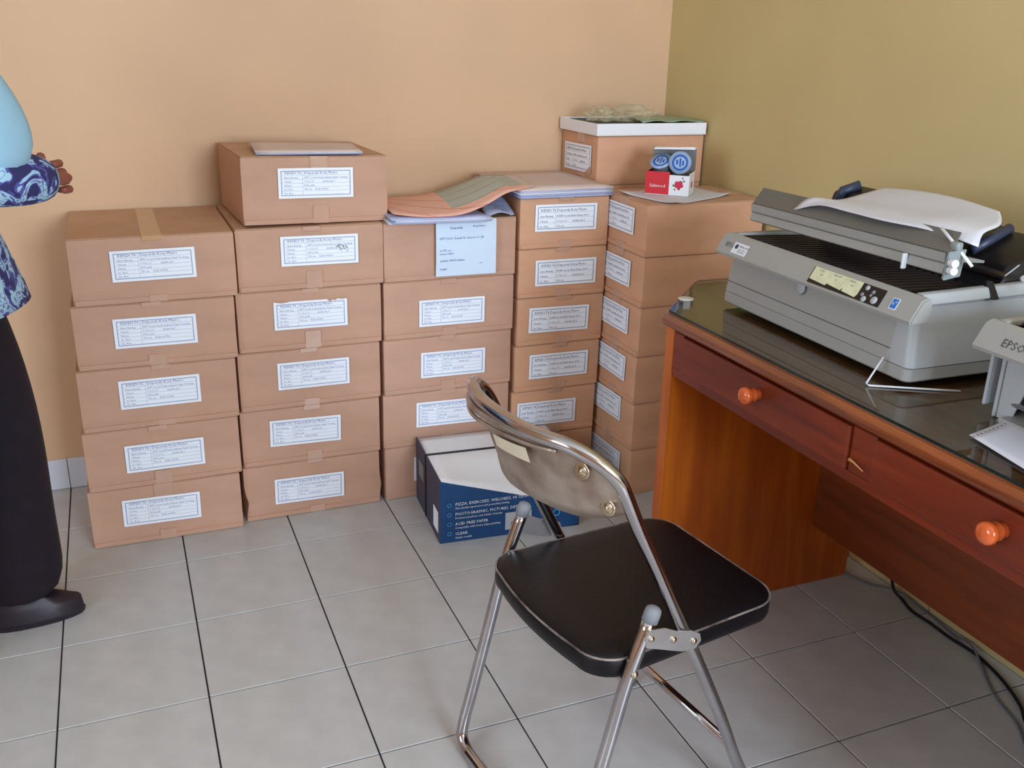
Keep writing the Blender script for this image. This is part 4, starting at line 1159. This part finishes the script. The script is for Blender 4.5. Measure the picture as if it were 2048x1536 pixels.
# rolled ridge beneath the top tube
rid = [(back_u(v, zt) + 0.003 - 0.010 * (v + 0.13) / 0.30, v, zt - 0.004 - 0.026 * (v + 0.13) / 0.30) for v in [0.165 - 0.295 * k / 24 for k in range(25)]]
mk('plate_ridge', tube(rid, 0.006, 8), M_plate, bp, smooth='all')
mk('plate_ridge', tube([(p[0] - 0.0015, p[1], p[2] - 0.013) for p in rid], 0.0035, 8), M_plate, bp, smooth='all')
for (v, z) in ((-0.160, 0.766), (-0.176, 0.704), (0.160, 0.766), (0.176, 0.704)):
    u = back_u(v, z) - 0.005
    mk('rivet', lathe([(0.013, 0.001), (0.014, 0.003), (0.012, 0.004), (0.0085, 0.0015), (0.006, 0.004), (0.004, 0.007), (0, 0.008)], (u, v, z), (-0.9, 0.25 * (1 if v > 0 else -1), 0.1), 18), M_rivet, bp, smooth='all')
bm = bmesh.new()
L_ = []
for k in range(9):
    v = 0.050 - 0.118 * k / 8; zl = 0.729 + 0.019 * k / 8; zh = 0.752 + 0.023 * k / 8
    L_.append((bm.verts.new((back_u(v, zl) - 0.0135, v, zl)), bm.verts.new((back_u(v, zh) - 0.0105, v, zh))))
for a, b in zip(L_, L_[1:]): bm.faces.new([a[0], b[0], b[1], a[1]])
mk('aged_sticker', bm, mat('aged_sticker', (214, 200, 172), 0.6, var=0.04, scale=40), bp)

# ------------------------------------------------------------------ cables on the floor
o = mk('black_cable', tube(smooth_path([(1.99, -1.10, 0.30), (1.992, -1.10, 0.12), (2.002, -1.11, 0.03), (2.012, -1.14, 0.0055), (1.998, -1.19, 0.0045), (2.002, -1.25, 0.0045), (2.000, -1.31, 0.0045), (2.006, -1.385, 0.0045), (1.986, -1.475, 0.0045), (1.950, -1.555, 0.0045), (1.915, -1.60, 0.0045), (1.90, -1.64, 0.0045), (1.91, -1.70, 0.0045), (1.88, -1.80, 0.0045)], 6), 0.0042, 10), M_cable, smooth='all')
tag(o, 'thick black cable dropping behind the desk and running along the right wall', 'cable')
o = mk('grey_cable', tube(smooth_path([(1.935, -0.925, 0.0032), (1.960, -0.975, 0.0032), (1.990, -1.045, 0.0032), (2.020, -1.105, 0.0130), (2.034, -1.194, 0.0032), (2.024, -1.30, 0.0032), (2.014, -1.36, 0.012), (1.978, -1.429, 0.0032), (1.925, -1.51, 0.0032), (1.890, -1.60, 0.0032), (1.83, -1.68, 0.0032)], 6), 0.0027, 8), M_cableg, smooth='all')
tag(o, 'thin grey cable on the floor under the desk', 'cable')

# ------------------------------------------------------------------ person at the left edge


def skin_mesh(V, E, Rr, sub=2, root=0):
    me = bpy.data.meshes.new('sk'); me.from_pydata(V, E, [])
    ob = bpy.data.objects.new('sk', me); col.objects.link(ob)
    md = ob.modifiers.new('s', 'SKIN'); md.use_smooth_shade = True
    for i, r in enumerate(Rr):
        sv = me.skin_vertices[0].data[i]
        sv.radius = (r, r) if not isinstance(r, tuple) else r
        sv.use_root = (i == root)
    md2 = ob.modifiers.new('ss', 'SUBSURF'); md2.levels = sub; md2.render_levels = sub
    dg = bpy.context.evaluated_depsgraph_get()
    out = bpy.data.meshes.new_from_object(ob.evaluated_get(dg))
    bpy.data.objects.remove(ob); bpy.data.meshes.remove(me)
    return out


def chain(P_, r):
    return [tuple(p) for p in P_], [(i, i + 1) for i in range(len(P_) - 1)], r


pers = empty('person', (-0.16, -0.52, 0), 0, 'person at the left edge in a pale blue batik shirt and black trousers, walking right', 'person')
# local coordinates, person faces +X
V = [(0, 0, 0.90), (0.0, 0, 1.05), (0.005, 0, 1.20), (0.01, 0, 1.34), (0.015, 0, 1.42), (0.03, 0, 1.485), (0.045, 0, 1.55), (0.05, 0, 1.63), (0.04, 0, 1.69),
     (0.0, 0.10, 0.86), (0.02, 0.11, 0.46), (0.04, 0.11, 0.12),          # near? left(+y) leg
     (0.0, -0.09, 0.86), (-0.02, -0.09, 0.47), (-0.19, -0.09, 0.15),
     (0.01, 0.16, 1.36), (-0.03, 0.22, 1.12), (0.05, 0.24, 0.92),          # far arm
     (0.04, -0.15, 1.36), (0.165, -0.17, 1.10), (0.250, -0.06, 1.068), (0.262, -0.02, 1.064),
     (0.05, 0.08, 0.045), (0.15, 0.07, 0.03), (-0.20, -0.09, 0.075), (-0.085, -0.09, 0.035), (0.062, 0.242, 0.88)]
Ed = [(0, 1), (1, 2), (2, 3), (3, 4), (4, 5), (5, 6), (6, 7), (7, 8), (0, 9), (9, 10), (10, 11), (0, 12), (12, 13), (13, 14), (3, 15), (15, 16), (16, 17), (3, 18), (18, 19), (19, 20), (20, 21), (11, 22), (22, 23), (14, 24), (24, 25), (17, 26)]
Rr = [(0.12, 0.15), 0.115, 0.125, 0.13, 0.07, 0.052, 0.082, 0.09, 0.06, 0.085, 0.055, 0.038, 0.085, 0.055, 0.038, 0.05, 0.038, 0.027, 0.05, 0.038, 0.028, 0.03, 0.04, 0.032, 0.04, 0.032, 0.03]
body = skin_mesh(V, Ed, Rr, 2)
bm = bmesh.new(); bm.from_mesh(body); bpy.data.meshes.remove(body)
# hands: palm and five fingers each
for (w, dirv, side_, dn) in ((Vector((0.262, -0.035, 1.066)), Vector((0.45, 0.88, -0.05)), Vector((0.25, 0.0, -0.97)), Vector((-0.95, 0.0, -0.1))), (Vector((0.062, 0.242, 0.885)), Vector((0.15, 0, -1)), Vector((1, 0, 0.15)), Vector((0, -1, 0)))):
    dirv.normalize(); side_.normalize(); dn.normalize()
    pv = skin_mesh(*[list(q) if not isinstance(q, list) else q for q in chain([w - dirv * 0.02, w + dirv * 0.035, w + dirv * 0.07], [(0.026, 0.018), (0.036, 0.017), (0.034, 0.014)])], sub=2)
    bm.from_mesh(pv); bpy.data.meshes.remove(pv)
    for k, ln in enumerate((0.068, 0.076, 0.072, 0.058)):
        o0 = w + dirv * 0.045 + side_ * (-0.026 + 0.0175 * k)
        o1 = w + dirv * 0.078 + side_ * (-0.028 + 0.0185 * k)
        o2 = o1 + (dirv * 0.75 + dn * 0.45) * ln * 0.45; o3 = o2 + (dirv * 0.35 + dn * 0.85) * ln * 0.33; o4 = o3 + (dirv * 0.0 + dn * 0.9) * ln * 0.25
        fv = skin_mesh(*chain([o0, o1, o2, o3, o4], [0.0095, 0.0095, 0.0085, 0.0078, 0.006]), sub=1)
        bm.from_mesh(fv); bpy.data.meshes.remove(fv)
    o0 = w + dirv * 0.01 - side_ * 0.012; o1 = w + dirv * 0.03 - side_ * 0.040 + dn * 0.008; o2 = o1 + (dirv * 0.8 - side_ * 0.2 + dn * 0.3) * 0.032; o3 = o2 + (dirv * 0.8 + dn * 0.5) * 0.024
    fv = skin_mesh(*chain([o0, o1, o2, o3], [0.012, 0.0115, 0.010, 0.0075]), sub=1)
    bm.from_mesh(fv); bpy.data.meshes.remove(fv)
# nose and ears belong to the body mesh
for c0, c1, r0, r1 in (((0.128, 0, 1.612), (0.150, 0, 1.578), 0.008, 0.014),):
    tube([c0, ((c0[0] + c1[0]) / 2, 0, (c0[2] + c1[2]) / 2), c1, (c1[0] - 0.02, 0, c1[2] - 0.012)], [0.006, 0.010, 0.014, 0.004], 10, bm)
for s in (1, -1):
    tube([(0.045, s * 0.078, 1.575), (0.035, s * 0.092, 1.59), (0.030, s * 0.095, 1.61), (0.04, s * 0.084, 1.632)], [0.006, 0.010, 0.011, 0.005], 8, bm)
mk('body', bm, M_skin, pers, smooth='all')
for s in (1, -1):
    mk('eye', lathe([(0, 0.004), (0.009, 0.001), (0.011, -0.004)], (0.133, s * 0.032, 1.610), (1, s * 0.3, 0), 14), M_eye, pers, smooth='all')
    mk('pupil', lathe([(0, 0.0052), (0.0045, 0.0042), (0.005, 0.002)], (0.133, s * 0.032, 1.610), (1, s * 0.3, 0), 12), M_hair, pers, smooth='all')
mk('mouth', tube(smooth_path([(0.118, -0.022, 1.540), (0.130, -0.01, 1.543), (0.133, 0, 1.541), (0.130, 0.01, 1.543), (0.118, 0.022, 1.540)], 4), 0.0045, 8), M_lips, pers, smooth='all')
bm = bmesh.new(); bmesh.ops.create_uvsphere(bm, u_segments=28, v_segments=18, radius=1)
for v in bm.verts:
    k = 1 + 0.03 * noise.noise(v.co * 5)
    v.co = Vector((0.032 + v.co.x * 0.103 * k, v.co.y * 0.098 * k, 1.655 + v.co.z * 0.098 * k))
bmesh.ops.delete(bm, geom=[v for v in bm.verts if v.co.z < 1.66 - 0.9 * (0.09 - v.co.x) and v.co.x > 0.02 or v.co.z < 1.575], context='VERTS')
mk('hair', bm, M_hair, pers, smooth='all')
# trousers
tv = [(0, 0, 0.93), (0, 0, 0.86), (0.0, 0.10, 0.82), (0.055, 0.115, 0.66), (0.080, 0.115, 0.47), (0.080, 0.112, 0.30), (0.070, 0.09, 0.035), (0.0, -0.095, 0.82), (0.020, -0.10, 0.66), (0.0, -0.10, 0.47), (-0.07, -0.095, 0.30), (-0.16, -0.09, 0.12)]
te = [(0, 1), (1, 2), (2, 3), (3, 4), (4, 5), (5, 6), (1, 7), (7, 8), (8, 9), (9, 10), (10, 11)]
tr = [(0.15, 0.17), (0.15, 0.17), 0.115, 0.110, 0.102, 0.098, 0.115, 0.115, 0.110, 0.098, 0.090, 0.095]
me = skin_mesh(tv, te, tr, 2); bm = bmesh.new(); bm.from_mesh(me); bpy.data.meshes.remove(me)
mk('trousers', bm, M_trouser, pers, smooth='all')
# shirt: torso and upper sleeves, pale blue; batik cuffs and hem
sv = [(0.0, 0, 0.93), (0.0, 0, 1.02), (0.0, 0, 1.18), (0.02, 0, 1.34), (0.02, 0, 1.425), (0.01, 0.17, 1.37), (-0.03, 0.23, 1.14), (0.03, 0.245, 0.97), (0.05, -0.15, 1.37), (0.135, -0.16, 1.25), (0.190, -0.15, 1.15), (0.210, -0.13, 1.085)]
se = [(0, 1), (1, 2), (2, 3), (3, 4), (3, 5), (5, 6), (6, 7), (3, 8), (8, 9), (9, 10), (10, 11)]
sr = [(0.13, 0.165), (0.122, 0.16), (0.128, 0.165), (0.14, 0.15), 0.085, 0.075, 0.06, 0.05, 0.10, 0.098, 0.088, 0.050]
me = skin_mesh(sv, se, sr, 2); bm = bmesh.new(); bm.from_mesh(me); bpy.data.meshes.remove(me)
tube(smooth_path([(0.02, -0.01, 1.30), (0.05, -0.08, 1.29), (0.09, -0.12, 1.27), (0.125, -0.145, 1.245), (0.165, -0.15, 1.20)], 3), [0.098, 0.102, 0.104, 0.105, 0.105, 0.104, 0.100, 0.098, 0.095, 0.091, 0.086, 0.080, 0.070], 20, bm)
sh = mk('shirt', bm, M_shirt, pers, smooth='all')
bm = tube(smooth_path([(0.065, -0.19, 1.090), (0.165, -0.175, 1.090), (0.225, -0.12, 1.080), (0.252, -0.06, 1.070)], 4), [0.036, 0.042, 0.047, 0.050, 0.052, 0.053, 0.053, 0.052, 0.051, 0.050, 0.048, 0.046, 0.044], 18)
mk('batik_cuff', bm, M_batik, sh, smooth='all')
bm = bmesh.new(); rings = []
for (z, rx, ry) in ((1.00, 0.135, 0.170), (0.93, 0.150, 0.182), (0.86, 0.172, 0.195), (0.80, 0.190, 0.205), (0.765, 0.198, 0.210), (0.765, 0.190, 0.204), (0.86, 0.165, 0.188), (0.96, 0.138, 0.168)):
    rings.append([bm.verts.new(((rx + 0.006 * math.sin(5 * a)) * math.cos(a), (ry + 0.006 * math.cos(7 * a)) * math.sin(a), z + 0.045)) for a in [2 * PI * k / 40 for k in range(40)]])
for a, b in zip(rings, rings[1:]):
    for k in range(40): bm.faces.new([a[k], a[(k + 1) % 40], b[(k + 1) % 40], b[k]])
mk('batik_hem', bm, M_batik, sh, smooth='all')
for (fx, fy) in ((0.065, 0.07), (-0.165, -0.09)):
    bm = bmesh.new(); n_ = 20; rings = []
    for (z, e) in ((0.0, 0.0), (0.012, 0.003), (0.014, 0.0), (0.045, -0.004), (0.070, -0.014), (0.085, -0.026)):
        ring = []
        for k in range(n_):
            a = 2 * PI * k / n_; cx = math.cos(a); L2 = 0.155 if cx > 0 else 0.105
            taper = 1.0 - (0.25 if cx > 0 and z > 0.05 else 0)
            zz = z if cx < 0.3 else min(z, 0.055 + 0.03 * (1 - cx))
            ring.append(bm.verts.new((fx + 0.0 + (L2 + e - 0.012) * cx * taper, fy + (0.046 + e) * math.sin(a), zz)))
        rings.append(ring)
    for a, b in zip(rings, rings[1:]):
        for k in range(n_): bm.faces.new([a[k], a[(k + 1) % n_], b[(k + 1) % n_], b[k]])
    bm.faces.new(rings[0]); bm.faces.new(rings[-1][::-1])
    mk('shoe', bm, M_shoe, pers, smooth=True)
